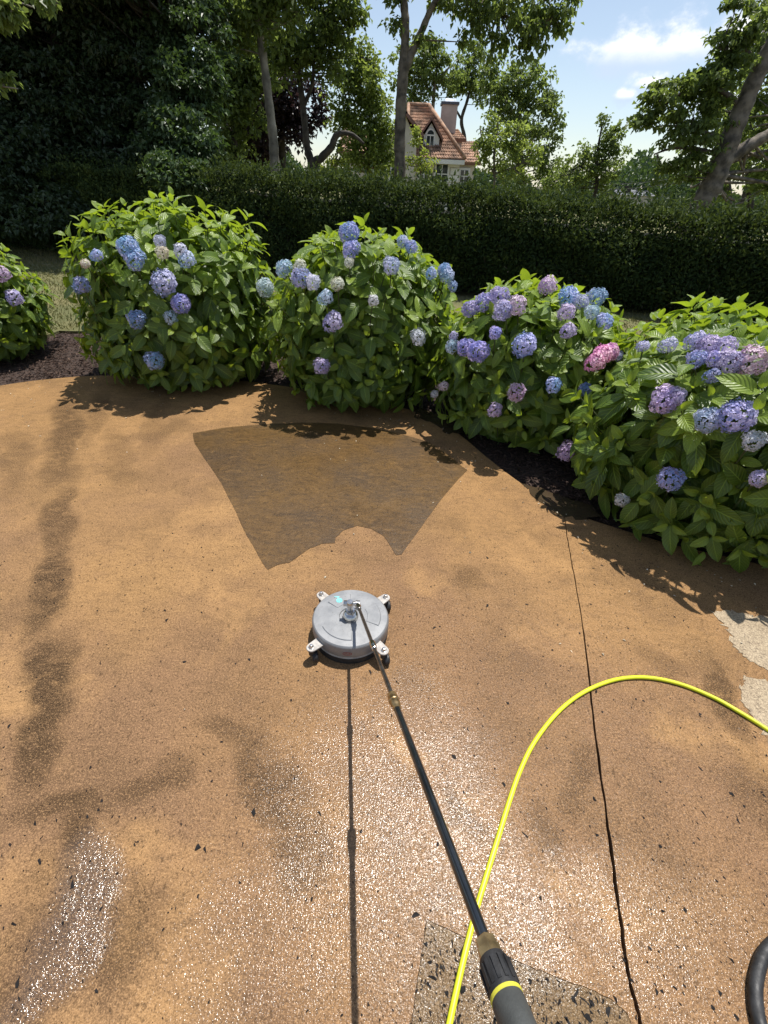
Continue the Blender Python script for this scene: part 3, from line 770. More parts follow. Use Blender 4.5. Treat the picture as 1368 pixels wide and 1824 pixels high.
bush('nearest hydrangea, cut by the right edge, with large lilac and blue flower heads', 1056, 1640, 548, 1000,
     [(1186, 712, 27, 'mauve'), (1205, 706, 18, 'mauve'), (1240, 608, 20, 'lilac'), (1262, 615, 20, 'lilac'), (1290, 618, 21, 'lilac'), (1240, 640, 18, 'violet'), (1275, 640, 18, 'violet'), (1300, 645, 26, 'lilac'), (1340, 642, 30, 'rose'),
      (1268, 670, 15, 'deep'), (1312, 742, 32, 'violet'), (1260, 748, 25, 'pale'), (1343, 785, 20, 'ice'), (1195, 853, 25, 'violet'), (1108, 891, 14, 'white'), (1010, 803, 21, 'mauve'), (1190, 615, 16, 'lilac'), (1145, 617, 12, 'lilac'), (1352, 852, 16, 'lilac')], 760, 21, leafL=.186)

# ------------------------------------------------------------------ hedge
HEDGE = leaf_material('hedge_leaf', (.016, .032, .010), (.030, .052, .014), (.125, .16, .04), (.16, .22, .035), .2, .65, .18)
HEDGE_CORE = simple('hedge_core', (.016, .016, .010), .9, var=.4, scale=14, bump=.6, bscale=30)
h0 = P(75, 450); h1 = P(1190, 568)
hd = nrm((h1 - h0) * [1, 1, 0]); hn = np.array([-hd[1], hd[0], 0])            # hn points away from the camera
hA = h0 - hd * 9.0; hL = 34.0; hT = 1.5
def hedge_top(s):  # measured heights of the clipped top along the run
    xs = []; zs = []
    for (px, py) in ((-60, 300), (400, 303), (560, 317), (760, 334), (950, 353), (1190, 377), (1368, 388)):
        d = ray(px, py); n2 = np.array([hn[0], hn[1]])
        t = ((hA + hn * .35 - cC)[:2] @ n2) / (d[:2] @ n2); p = cC + d * t
        xs.append((p - hA) @ hd); zs.append(p[2])
    return np.interp(s, xs, zs)
hroot = empty('hedge', tuple(hA + hd * 14)); horg = np.array(hA + hd * 14)
tag(hroot, 'long clipped dark green hedge closing the garden behind the hydrangeas', 'hedge')
def hpt(s, t, z): return hA + hd * s[:, None] + hn * t[:, None] + np.stack([0 * z, 0 * z, z], -1)
nf, ntp = 160000, 60000
s = RNG.uniform(0, hL, nf); zt = hedge_top(s); f = RNG.uniform(0, 1, nf) ** .85
z = .06 + f * (zt - .08)
t = .06 * np.sin(s * 2.1) + .05 * np.sin(s * 5.3 + z * 3) + np.abs(RNG.normal(0, .17, nf)) - .06 + .06 * np.sin(z * 7 + s * 3)
t += np.where(z < .3, (.3 - z) * .4, 0) + np.maximum(0, f - .62) ** 2 * 2.6
front = hpt(s, t, z)
s2 = RNG.uniform(0, hL, ntp); t2 = RNG.uniform(0, hT, ntp)
z2 = hedge_top(s2) + .05 * np.sin(s2 * 3.1 + t2 * 4) + .04 * np.sin(s2 * 8.3) - np.abs(RNG.normal(0, .09, ntp)) + .03
spr = RNG.uniform(0, 1, ntp) < .12; z2[spr] += RNG.uniform(.03, .2, spr.sum())
topp = hpt(s2, t2, z2)
nb = 15000
s3 = RNG.uniform(0, hL, nb); z3 = RNG.uniform(.3, 1, nb) * hedge_top(s3); back3 = hpt(s3, hT + RNG.normal(0, .06, nb), z3)
C = np.concatenate([front, topp, back3]); n = len(C)
D = rand_dirs(n); D[:nf] = nrm(D[:nf] - hn * .45 + [0, 0, .35]); D[nf:nf + ntp] = nrm(D[nf:nf + ntp] + [0, 0, .75])
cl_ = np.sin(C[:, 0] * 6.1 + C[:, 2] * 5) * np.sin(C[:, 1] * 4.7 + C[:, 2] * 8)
ti = np.clip(.3 + .25 * cl_ + RNG.normal(0, .24, n), 0, 1); ti[nf:nf + ntp] = np.clip(ti[nf:nf + ntp] + .18, 0, 1); ti[:nf] = np.clip(ti[:nf] + .5 * (f > .66) * RNG.uniform(0, 1, nf), 0, 1)  # leaves of the top and upper front tinted brighter to paint in sunlight
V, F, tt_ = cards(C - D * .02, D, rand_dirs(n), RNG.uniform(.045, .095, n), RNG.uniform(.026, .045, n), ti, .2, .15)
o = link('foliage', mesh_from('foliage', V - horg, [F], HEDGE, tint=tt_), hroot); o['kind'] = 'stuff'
# closed dark core added so light doesn't pass through, then stems
g = Geo()
ss = np.linspace(0, hL, 120); core_t = hedge_top(ss) - .34
for a_, b_, za, zb in zip(ss[:-1], ss[1:], core_t[:-1], core_t[1:]):
    p = [hA + hd * a_ + hn * .52, hA + hd * b_ + hn * .52, hA + hd * b_ + hn * (hT - .12), hA + hd * a_ + hn * (hT - .12)]
    g.add([*(q + [0, 0, -.1] for q in p), p[0] + [0, 0, za], p[1] + [0, 0, zb], p[2] + [0, 0, zb], p[3] + [0, 0, za]],
          np.array([[0, 1, 5, 4], [2, 3, 7, 6], [4, 5, 6, 7], [0, 3, 2, 1]]))
g.build('dark_core', HEDGE_CORE, hroot, horg, kind='stuff', fix=False)
g = Geo()
for q in range(190):
    a_ = hA + hd * RNG.uniform(0, hL) + hn * RNG.uniform(.2, hT - .2)
    b_ = a_ + [RNG.normal(0, .05), RNG.normal(0, .05), .7]; a_[2] = -.1
    g.tube([a_ - [0, 0, .05], (a_ + b_) / 2 + RNG.normal(0, .03, 3), b_], [.02, .016, .012], 5, False)
for q in range(700):
    a_ = hA + hd * RNG.uniform(0, hL) + hn * RNG.uniform(.05, .5) + [0, 0, RNG.uniform(.02, .4)]
    d_ = nrm(RNG.normal(size=3) * [1, 1, .3] + [0, 0, 1]); g.tube([a_, a_ + d_ * .15, a_ + d_ * .3 + RNG.normal(0, .03, 3)], [.006, .005, .003], 3, False)
g.build('stems', simple('pale_twigs', (.11, .095, .075), .9, var=.3, scale=10), hroot, horg, kind='stuff', fix=False)

# ------------------------------------------------------------------ trees
BARK_GREY = simple('grey_bark', (.15, .125, .095), .9, var=.35, scale=5, bump=1.0, bscale=14)
BARK_PALE = simple('mottled_pale_bark', (.27, .24, .19), .85, var=.3, scale=3.2, bump=.8, bscale=12)
BARK_DARK = simple('dark_bark', (.06, .05, .04), .9, var=.3, scale=6, bump=1.0, bscale=16)
def LM(name, k, trans, tf=.35): return leaf_material(name, *k, trans, tf, .45, .4)
LF_DARK = LM('dark_maple_leaf', ((.03, .055, .022), (.05, .085, .032), (.085, .13, .045)), (.12, .20, .035), .28)
LF_SHADE = LM('shaded_maple_leaf', ((.018, .032, .014), (.03, .052, .02), (.055, .085, .03)), (.08, .13, .025), .2)  # darker copy of the maple leaf, crown shade put into the colour
LF_MID = LM('mid_green_leaf', ((.05, .08, .022), (.085, .12, .034), (.14, .18, .055)), (.32, .42, .08), .45)
LF_LIGHT = LM('light_green_leaf', ((.07, .105, .028), (.12, .165, .042), (.19, .23, .07)), (.42, .52, .09), .48)
LF_LIME = LM('lime_leaf', ((.10, .14, .025), (.16, .21, .04), (.22, .27, .06)), (.48, .56, .08), .48)
LF_PURPLE = LM('purple_leaf', ((.022, .015, .018), (.038, .024, .027), (.06, .038, .042)), (.08, .04, .04), .22)
def pxr(r, p): return r * depth(p) / FPX
TREE_GROUP = 'trees beyond the hedge'
def tree(name, label, Y, stems, crown, leafmat, bark=BARK_GREY, dens=4.0, leaf=.13, clump=17, per=46, seed=1, twigs=.5, spread=2.2, flat=.65, group=TREE_GROUP, base=None, droop=.35, cat='tree'):
    """stems: list of [(px,py,r_px[,dY])...]; crown: list of (px,py,rx,ry[,dY])"""
    rg = np.random.default_rng(seed)
    b0 = A(stems[0][0][0], stems[0][0][1], Y); org = np.array([b0[0], b0[1], -.05])
    root = empty(name, org); tag(root, label, cat, group)
    skel = []
    g = Geo()
    for k, st in enumerate(stems):
        pts = []; rr = []
        for q in st:
            p = A(q[0], q[1], Y + (q[3] if len(q) > 3 else 0)); pts.append(p); rr.append(pxr(q[2], p))
        if k == 0 or st[0][1] >= stems[0][0][1] - 6:
            foot = np.array([pts[0][0] + (pts[0][0] - pts[1][0]) * .25, pts[0][1] + .05, -.06]); pts = [foot] + pts; rr = [rr[0] * 1.25] + rr
        path = smooth_path(pts, 6); rad = np.interp(np.linspace(0, 1, len(path)), np.linspace(0, 1, len(rr)), rr)
        rad = rad * (1 + .06 * np.sin(np.arange(len(rad)) * 1.7 + seed) )
        g.tube(path, rad, 10, True)
        skel.append(path[len(path) // 4:])
    sk = np.concatenate(skel)
    # clumps of leaves
    cen = []; rad = []
    for bl in crown:
        px, py, rx, ry = bl[:4]; dY = bl[4] if len(bl) > 4 else 0
        c0 = A(px, py, Y + dY); Rx = pxr(rx, c0); Rz = pxr(ry, c0) / math.cos(math.radians(8)); Ry = min(spread, .9 * Rx)
        n = max(3, int(math.pi * rx * ry / 1000 * dens))
        d = rand_dirs(n, rg) * (rg.uniform(0, 1, (n, 1)) ** .42)
        cen.append(c0 + d * [Rx, Ry, Rz]); rad.append(np.full(n, pxr(clump, c0)) * rg.uniform(.6, 1.35, n))
    cen = np.concatenate(cen); rad = np.concatenate(rad)
    # limbs and twigs to the clumps
    for c_ in cen[rg.uniform(0, 1, len(cen)) < twigs]:
        cand = sk + np.array([0, 0, 1.0]) * 0
        dist = np.linalg.norm(sk - c_, axis=1) + np.maximum(0, sk[:, 2] - c_[2]) * 1.2
        p = sk[np.argmin(dist)]
        mid = (p + c_) / 2 + rg.normal(0, .12, 3) * np.linalg.norm(c_ - p) * .5 - [0, 0, .04 * np.linalg.norm(c_ - p)]
        r0 = min(.05, .012 + .010 * np.linalg.norm(c_ - p))
        g.tube(smooth_path([p, mid, c_], 3), np.linspace(r0, .007, 7), 4, False)
    t = g.build('trunk', bark, root, org, smooth=True, fix=False)
    per_ = per
    n = len(cen) * per_
    k = np.repeat(np.arange(len(cen)), per_)
    off = rg.normal(0, .55, (n, 3)) * [1, 1, flat]
    C = cen[k] + off * rad[k][:, None]
    D = nrm(off + rg.normal(0, .7, (n, 3)) + [0, 0, -droop])
    Nn = rg.normal(0, .55, (n, 3)) + [0, 0, 1]
    L = leaf * rg.uniform(.6, 1.35, n)
    ct = rg.uniform(.15, .75, len(cen))
    ti = np.clip(ct[k] + rg.normal(0, .2, n), 0, 1)
    V, F, tt_ = cards(C, D, Nn, L, L * rg.uniform(.55, .85, n), ti, .18, .2)
    o = link('crown', mesh_from('crown', V - org, [F], leafmat, tint=tt_), root)
    return root

tree('maple_tree', 'huge dark maple filling the upper left corner, its leaves hanging to the hedge', 13.2,
     [[(120, 420, 26), (115, 330, 24), (120, 200, 20), (110, 60, 17), (120, -120, 12)], [(115, 300, 12), (190, 220, 10), (260, 120, 7), (300, 40, 5)], [(118, 240, 12), (40, 160, 9), (-40, 90, 6)]],
     [(60, 130, 180, 140, .3), (160, 260, 150, 110, 0), (40, 300, 150, 110, -.3), (220, 150, 100, 120, 0), (150, 30, 170, 80, 1), (-120, 180, 140, 220), (110, 375, 150, 45, -1.3), (250, 335, 80, 50, -1.3), (20, 320, 110, 70, -1.2), (90, -130, 200, 90, -1.2), (60, -60, 170, 70, -.2), (200, -50, 70, 50, .2), (-40, -20, 90, 80, -.6), (10, -220, 240, 110, -1.0)],  # high crown blobs out of view added to shade lower leaves and hedge
     LF_SHADE, BARK_DARK, 6.5, .095, 20, 74, 1, .25, 1.6, flat=.4)
tree('maple_tree', 'dark maple with sunlit leaf edges, standing just left of the slim pale trunk', 12.6,
     [[(345, 330, 10, 1.2), (340, 240, 9, 1.2), (330, 120, 8, 1.2), (325, 0, 6, 1.4), (322, -60, 4, 1.4)], [(338, 200, 5, 1.2), (360, 130, 4, 1), (375, 60, 3, 1)]],
     [(322, 170, 60, 60, -.2), (345, 60, 70, 60, .8), (352, 250, 46, 50, -1.0), (285, 40, 60, 60, .6), (368, 140, 42, 50, 0), (330, 320, 60, 40, -1.9), (300, 240, 45, 50, -.9), (330, -10, 80, 40, 1.4)],
     LF_DARK, BARK_DARK, 5.0, .095, 15, 60, 2, .3, .8, flat=.4)
tree('plane_tree', 'slim leaning pale trunk rising behind the left part of the hedge', 15,
     [[(490, 303, 8.5), (487, 250, 8), (480, 190, 7.5), (470, 110, 7), (461, 50, 6.5), (455, 0, 6.5), (448, -90, 5)], [(456, 10, 3.5), (430, -30, 3), (410, -80, 2.5)]],
     [(430, 10, 70, 50), (500, 20, 60, 50), (410, 60, 35, 40), (450, -70, 100, 50), (540, -50, 70, 40)],
     LF_MID, BARK_PALE, 3.0, .13, 16, 40, 3, .5, 2.0)
tree('crooked_tree', 'crooked multi stemmed tree with a limb bent right toward the red roof', 18,
     [[(556, 303, 7), (547, 262, 6), (541, 200, 5.5), (535, 150, 5), (528, 100, 4), (520, 40, 3.5), (515, -30, 3)],
      [(558, 303, 7), (572, 282, 6.5), (590, 262, 6), (598, 243, 5.5), (612, 237, 4), (630, 241, 3.2), (648, 256, 2.2)],
      [(541, 190, 3.5), (556, 150, 3), (560, 110, 2.5), (575, 60, 2)], [(532, 120, 3), (505, 90, 2.4), (490, 50, 2)]],
     [(560, 55, 60, 60), (600, 25, 55, 45), (520, 90, 45, 45), (595, 110, 35, 45), (545, -50, 110, 60), (485, 90, 30, 50)],
     LF_MID, BARK_DARK, 4.2, .12, 14, 40, 4, .6)
tree('copper_beech', 'dark purple leaved tree behind the crooked tree', 24,
     [[(505, 303, 6), (503, 240, 5), (505, 160, 4), (508, 90, 3)]],
     [(500, 165, 45, 65), (530, 215, 26, 40), (470, 220, 55, 60), (430, 240, 45, 50), (560, 190, 20, 35)],
     LF_PURPLE, BARK_DARK, 5.5, .17, 13, 46, 5, .3)
tree('shade_tree', 'dull green tree filling the gap between dark maple and slim trunk', 22,
     [[(420, 303, 6), (418, 220, 5), (420, 120, 4), (425, 40, 3)]],
     [(415, 110, 50, 70), (440, 60, 60, 60), (400, 200, 45, 70), (440, 170, 45, 50), (395, 280, 45, 35)],
     LF_MID, BARK_DARK, 5.5, .16, 13, 46, 6, .4)
tree('young_tree', 'light green leafy tree left of the forked trunk, hiding part of the house', 21,
     [[(655, 320, 4.5), (657, 250, 4), (662, 180, 3.2), (668, 110, 2.4)], [(656, 265, 2.4), (630, 220, 2), (615, 170, 1.5)]],
     [(662, 150, 38, 60), (640, 230, 48, 48), (680, 220, 28, 60), (620, 150, 28, 40), (668, 285, 40, 34), (632, 285, 24, 24), (645, 110, 30, 30), (690, 270, 20, 44), (610, 205, 22, 40)],
     LF_LIGHT, BARK_GREY, 6.0, .12, 11, 42, 7, .5)
tree('sycamore_tree', 'tall sycamore forking into two limbs, its trunk in front of the house', 15.5,
     [[(712, 318, 10.5), (712, 250, 10), (714, 190, 10), (718, 128, 10), (721, 85, 8), (722, 40, 7.5), (719, 0, 7), (714, -90, 5.5)],
      [(718, 132, 8.5), (733, 95, 7), (750, 58, 6), (764, 25, 5.5), (776, 0, 5), (800, -60, 4)], [(768, 15, 2.5), (800, -8, 2.2), (850, 5, 1.8), (890, 20, 1.3)], [(800, -60, 3), (870, -50, 2.5), (950, -20, 1.8), (990, 20, 1.2)]],
     [(905, 14, 80, 28), (980, 8, 58, 30), (850, 5, 60, 25), (915, 62, 52, 34), (975, 50, 40, 28), (850, 55, 36, 24), (790, 5, 40, 14), (1015, 25, 24, 22), (700, 8, 18, 22), (880, 92, 30, 16), (940, 100, 22, 12),
      (840, -75, 150, 40), (690, -90, 100, 40), (748, 70, 8, 10), (702, 40, 12, 16)],
     LF_MID, BARK_GREY, 3.0, .12, 12, 30, 8, .55, droop=.9)
tree('back_tree', 'tall tree behind the red roof, left of the chimney', 46,
     [[(768, 320, 4), (768, 250, 3.5), (772, 180, 3), (778, 120, 2.5)], [(770, 170, 2), (745, 130, 1.6)], [(774, 150, 2), (800, 120, 1.6)]],
     [(770, 115, 46, 34), (745, 150, 36, 40), (800, 140, 30, 38), (720, 120, 26, 36), (770, 90, 34, 20), (735, 190, 20, 30)],
     LF_MID, BARK_GREY, 5.5, .24, 9, 40, 9, .5, 4)
tree('back_tree', 'tall tree behind the chimney with bare limbs showing through', 48,
     [[(832, 320, 4), (828, 250, 3.2), (822, 215, 3), (832, 180, 2.6), (842, 140, 2)], [(823, 215, 2), (810, 190, 1.6), (800, 160, 1.4)]],
     [(835, 115, 32, 34), (850, 150, 24, 30), (820, 150, 20, 24), (845, 90, 22, 18)],
     LF_MID, BARK_DARK, 6.0, .25, 10, 40, 10, .8, 4)
tree('poplar_tree', 'broad loose light green tree right of the house, reaching highest there', 40,
     [[(930, 330, 4), (928, 260, 3.5), (925, 190, 3), (920, 130, 2.2)], [(927, 220, 2.2), (960, 180, 1.8), (985, 160, 1.2)], [(926, 220, 2), (895, 170, 1.6), (885, 130, 1.2)]],
     [(915, 150, 50, 42), (890, 190, 40, 50), (955, 180, 38, 45), (930, 230, 60, 45), (975, 175, 22, 24), (900, 125, 26, 18), (985, 230, 20, 25), (940, 290, 52, 34), (970, 265, 26, 34), (995, 300, 26, 30), (860, 150, 20, 30)],
     LF_MID, BARK_GREY, 4.6, .22, 9, 42, 11, .5, 4)
tree('sapling', 'pale green sapling with upright shoots between house and poplar', 18,
     [[(880, 330, 2.4), (880, 280, 2), (884, 240, 1.6), (888, 205, 1)], [(880, 300, 1.6), (905, 260, 1.3), (925, 225, 1)], [(880, 310, 1.6), (862, 270, 1.2), (855, 225, 1)], [(880, 310, 1.6), (930, 290, 1.2), (950, 250, 1)]],
     [(885, 245, 26, 36), (915, 260, 28, 36), (862, 260, 18, 32), (940, 285, 26, 28), (895, 300, 42, 22), (870, 215, 10, 14), (928, 220, 10, 14)],
     LF_LIGHT, BARK_GREY, 5.0, .10, 9, 34, 12, .7)
tree('shrub_tree', 'small bushy tree with a feathery top against the sky right of centre', 24,
     [[(1062, 335, 3), (1062, 300, 2.6), (1066, 260, 2), (1072, 225, 1.2)], [(1062, 300, 1.8), (1090, 265, 1.4), (1098, 240, .8)], [(1062, 310, 1.8), (1030, 295, 1.3)]],
     [(1058, 300, 42, 34), (1085, 290, 28, 44), (1078, 250, 18, 26), (1030, 312, 34, 24), (1000, 325, 30, 18), (1045, 275, 22, 22), (1100, 258, 10, 22), (1073, 216, 7, 8), (1096, 225, 7, 12), (990, 320, 34, 20)],
     LF_MID, BARK_DARK, 5.5, .12, 8.5, 42, 13, .5)
tree('leaning_tree', 'old tree on the right with thick leaning trunk and heavy side limb', 14,
     [[(1246, 372, 19), (1268, 330, 19), (1284, 290, 18), (1305, 235, 17), (1328, 180, 15), (1350, 130, 14), (1375, 80, 13), (1410, 0, 11), (1440, -90, 8)],
      [(1284, 292, 11), (1310, 274, 11), (1340, 256, 10), (1372, 238, 9), (1430, 205, 7), (1500, 160, 5)],
      [(1322, 190, 5), (1290, 165, 4), (1255, 150, 3), (1215, 165, 2), (1180, 190, 1.5)], [(1300, 250, 4), (1250, 235, 3), (1205, 225, 2.2), (1170, 225, 1.4)], [(1352, 130, 4), (1330, 90, 3), (1300, 90, 2), (1275, 84, 1.2)],
      [(1290, 280, 4), (1240, 265, 3), (1195, 265, 2), (1165, 275, 1.3)]],
     [(1240, 165, 62, 34), (1180, 180, 48, 34), (1275, 150, 44, 44), (1145, 195, 28, 24), (1200, 225, 58, 30), (1255, 235, 46, 40), (1300, 105, 40, 36), (1335, 40, 36, 34), (1305, 75, 30, 26), (1372, 60, 40, 60, 2),
      (1225, 290, 44, 24), (1190, 315, 30, 20), (1280, 320, 40, 24, 2.5), (1350, 190, 50, 50, 2.5), (1350, 310, 46, 34, 2.5), (1420, 120, 80, 70, 2), (1440, 260, 70, 60, 2), (1305, 12, 18, 14)],
     LF_MID, BARK_GREY, 3.4, .115, 12, 40, 14, .35, 1.5, flat=.4, droop=.5)
tree('thin_tree', 'thin straight dark trunk behind the leaning tree, left of the pair', 19,
     [[(1296, 368, 5), (1297, 330, 4.5), (1297, 280, 4), (1300, 200, 3)]], [(1290, 220, 40, 30), (1310, 290, 34, 24), (1300, 180, 44, 30)], LF_MID, BARK_DARK, 4.5, .14, 12, 40, 15, .4, group='thin trunks behind the leaning tree')
tree('thin_tree', 'thin dark trunk at the right edge behind the leaning tree', 20,
     [[(1336, 372, 5), (1333, 330, 4.5), (1334, 280, 4), (1340, 200, 3)], [(1318, 368, 4), (1328, 340, 3.5), (1340, 310, 3)]], [(1345, 300, 34, 26), (1350, 230, 40, 40), (1370, 330, 30, 26)], LF_MID, BARK_DARK, 4.5, .14, 12, 40, 16, .4, group='thin trunks behind the leaning tree')
tree('garden_shrub', 'yellow green sapling in front of the house, just right of the forked trunk', 19,
     [[(748, 325, 1.8), (749, 290, 1.5), (746, 255, 1), (742, 238, .7)], [(749, 310, 1.2), (764, 285, .9), (768, 265, .7)]],
     [(745, 255, 16, 24), (755, 290, 22, 26), (768, 300, 16, 20), (735, 285, 14, 26), (742, 236, 7, 9)], LF_LIME, BARK_GREY, 4.6, .09, 7, 30, 17, .8, group='shrubs behind the hedge', cat='shrub')
tree('garden_shrub', 'bright yellow green shrub under the bent limb of the crooked tree', 20,
     [[(598, 310, 1.6), (598, 290, 1.3), (602, 270, .8)]], [(595, 292, 24, 16), (612, 282, 12, 18), (578, 300, 18, 12)], LF_LIME, BARK_GREY, 6.5, .10, 7, 34, 18, .8, group='shrubs behind the hedge', cat='shrub')

tree('overhanging_branch', 'sunlit leafy branch tips poking into the upper left corner before the dark maple', 6.0,
     [[(-330, 330, 9), (-325, 150, 8), (-310, 0, 7), (-290, -80, 5)], [(-318, 60, 4), (-180, -20, 3), (-60, -5, 2.2), (20, 2, 1.6), (62, 14, 1)], [(-100, -6, 2), (0, -22, 1.4), (80, -12, 1.2), (108, 8, .8)], [(-320, 130, 3), (-150, 140, 2), (-30, 150, 1.5), (32, 158, .9)]],
     [(12, 16, 34, 20), (-40, 5, 50, 26), (92, 2, 20, 8), (6, 140, 16, 9), (-60, 145, 50, 22), (-200, -30, 90, 50), (-290, -120, 90, 50)],
     LF_MID, BARK_PALE, 4.0, .07, 14, 30, 33, .5, .5, flat=.5, group='trees beside the patio', droop=.9, cat='branch')
# distant woodland closing the horizon
g = Geo(); n = 70000
az = RNG.uniform(-75, 75, n); rr = RNG.uniform(75, 110, n); hh = 3.2 + 1.6 * np.sin(az * .33) + 1.0 * np.sin(az * 1.1 + 2)
C = np.stack([np.sin(np.radians(az)) * rr, np.cos(np.radians(az)) * rr, RNG.uniform(0, 1, n) * hh], -1)
V, F, ti = cards(C, rand_dirs(n), rand_dirs(n), RNG.uniform(.4, .9, n), RNG.uniform(.3, .6, n), RNG.uniform(0, .8, n))
tag(link('far_wood', mesh_from('far_wood', V, [F], LF_DARK, tint=ti)), 'low line of distant trees seen under the trees over the hedge', 'trees', kind='stuff')

# ------------------------------------------------------------------ house
STUCCO = simple('cream_stucco', (.62, .57, .48), .9, var=.06, scale=1.5, bump=.2, bscale=20)
TRIM = simple('white_trim', (.74, .73, .70), .7, var=.04, scale=3)
TILE = simple('clay_roof_tile', (.37, .225, .145), .85, var=.34, scale=2.6)
TRIMRED = simple('red_brown_trim', (.20, .105, .08), .7, var=.1)
GLASS, nt, b = material('window_glass'); b.inputs['Base Color'].default_value = (.02, .025, .03, 1); b.inputs['Roughness'].default_value = .05
tcn = nt.noise(nt.new('ShaderNodeTexCoord').outputs['Object'], 1.5); nt.put(b.inputs['Base Color'], nt.mix(tcn, (.012, .016, .02), (.04, .05, .055)))
STONE = simple('pinkish_chimney_stucco', (.48, .39, .335), .9, var=.08, scale=2, bump=.2)
ZINC = simple('zinc_cap', (.60, .66, .74), .35, metal=.7, var=.08, scale=4)
HY = 30.0
def h(px, py, dY=0.0): return A(px, py, HY + dY)
house = empty('house', (h(770, 320)[0], HY + 4, -.05)); hog = np.array([h(770, 320)[0], HY + 4, -.05])
tag(house, 'cream house with red tiled roof, arched dormer and chimney beyond the hedge', 'house')
def hb(g, name, mat, par=house, **kw): 
    o = g.build(name, mat, house, hog, **kw)
    if par is not house:
        o.parent = par
    return o
def tiles(quad, name='roof_tiles', rows=14, cols=20, clip=None):
    """quad: eaveL, eaveR, ridgeR, ridgeL; overlapping courses of tiles"""
    a, b_, c_, d_ = (np.asarray(q) for q in quad)
    nv = nrm(np.cross(b_ - a, d_ - a)); 
    if nv @ (cC - a) < 0: nv = -nv
    g = Geo()
    for i in range(rows):
        v0, v1 = i / rows, (i + 1.25) / rows
        for j in range(cols):
            u0, u1 = (j + .04) / cols, (j + .96) / cols
            def bil(u, v): return (a * (1 - u) + b_ * u) * (1 - v) + (d_ * (1 - u) + c_ * u) * v
            p = [bil(u0, v0), bil(u1, v0), bil(u1, min(v1, 1)), bil(u0, min(v1, 1))]
            m0 = bil((u0 + u1) / 2, v0); m1 = bil((u0 + u1) / 2, min(v1, 1))
            th = .06; lift = RNG.uniform(0, .008)
            V = [p[0] + nv * (th * .6 + lift), m0 + nv * (th * 1.25 + lift), p[1] + nv * (th * .6 + lift), p[2] + nv * .008, m1 + nv * .045, p[3] + nv * .008, p[0], p[1]]
            g.add(V, [np.array([[0, 1, 4, 5], [1, 2, 3, 4], [6, 7, 2, 0]])])
    return g
def slab_roof(quad, parent_name='roof', rows=14, cols=20):
    g = Geo(); q = [np.asarray(x) for x in quad]; nv = nrm(np.cross(q[1] - q[0], q[3] - q[0]))
    if nv @ (cC - q[0]) < 0: nv = -nv
    g.prism(q, -nv * .12); r = hb(g, 'roof', TRIMRED)
    t = tiles(quad, rows=rows, cols=cols).build('roof_tiles', TILE, house, hog, kind='stuff', fix=False); t.parent = r
    return r
zE = h(790, 281)[2]; zR = h(745, 189, 2.6)[2]
# walls: main block
xl, xr = h(700, 281)[0], h(819, 281)[0]; zg = -.1
def wall_box(x0, x1, y0, y1, z0, z1, name='wall', mat=STUCCO):
    g = Geo(); g.box(((x0 + x1) / 2, (y0 + y1) / 2, (z0 + z1) / 2), ((x1 - x0) / 2, 0, 0), (0, (y1 - y0) / 2, 0), (0, 0, (z1 - z0) / 2)); return hb(g, name, mat)
wall_box(xl, xr, HY, HY + 7, zg, zE)
# main roof: front slope from eave to ridge, right hip, gable wall at its left end
eL_, eR_ = np.array([h(738, 281)[0], HY - .35, zE - .05]), np.array([h(827, 281)[0], HY - .35, zE - .05])
rL_, rR_ = h(729, 189, 2.6), h(764, 189, 2.6); rL_[2] = rR_[2] = zR
eL2 = np.array([rL_[0], HY - .35, zE - .05])
slab_roof([eL2, eR_, rR_, rL_], rows=16, cols=22)
bR = np.array([eR_[0], HY + 7.3, zE - .05])
slab_roof([eR_, bR, rR_ + [0, 1.0, 0], rR_], rows=14, cols=14)
slab_roof([bR, np.array([rL_[0], HY + 7.3, zE - .05]), rL_ + [0, 1.0, 0], rR_ + [0, 1.0, 0]], rows=6, cols=8)
g = Geo(); g.prism([[rL_[0] + .05, HY - .2, zE - .05], [rL_[0] + .05, HY + 7, zE - .05], [rL_[0] + .05, rL_[1] + .5, zR - .1]], (.2, 0, 0)); hb(g, 'wall', STUCCO)
g = Geo(); g.tube([eL2 + [-.04, 0, .08], rL_ + [-.04, 0, .08]], .09, 6); g.tube([rR_ + [0, 0, .06], eR_ + [0, 0, .06]], .10, 6); g.tube([rL_ + [0, 0, .06], rR_ + [0, 0, .06]], .10, 6)
hb(g, 'ridge_tiles', simple('ridge_clay', (.34, .20, .12), .8, var=.25, scale=4), kind='stuff', smooth=True)
g = Geo(); g.box(((eL2[0] + eR_[0]) / 2, HY - .33, zE - .17), ((eR_[0] - eL2[0]) / 2, 0, 0), (0, .08, 0), (0, 0, .09)); hb(g, 'gutter', TRIM)
# big left gable, mostly behind the trunk and leaves
gx0, gx1 = h(668, 281)[0], h(752, 281)[0]; gp = h(722, 196, -.6)
gf = HY - .6
g = Geo(); g.prism([[gx0, gf, zg], [gx1 - .35, gf, zg], [gx1 - .35, gf, zE + .5], [gp[0], gf, gp[2] - .15], [gx0, gf, zE - .35]], (0, 2.6, 0)); hb(g, 'wall', STUCCO)
def rake(p0, p1, yb, name='roof', rows=10, cols=6):
    q = [np.array([p0[0], gf - .2, p0[2]]), np.array([p0[0], yb, p0[2]]), np.array([p1[0], yb, p1[2]]), np.array([p1[0], gf - .2, p1[2]])]
    g = Geo(); nv = nrm(np.cross(q[1] - q[0], q[3] - q[0])); nv = nv if nv[2] > 0 else -nv
    g.prism(q, -nv * .14); return hb(g, name, TRIMRED)
rake(np.array([gx1, 0, h(752, 240, -.6)[2]]), gp, HY + 2.2); rake(np.array([gx0 - .25, 0, zE - .55]), gp, HY + 2.2)
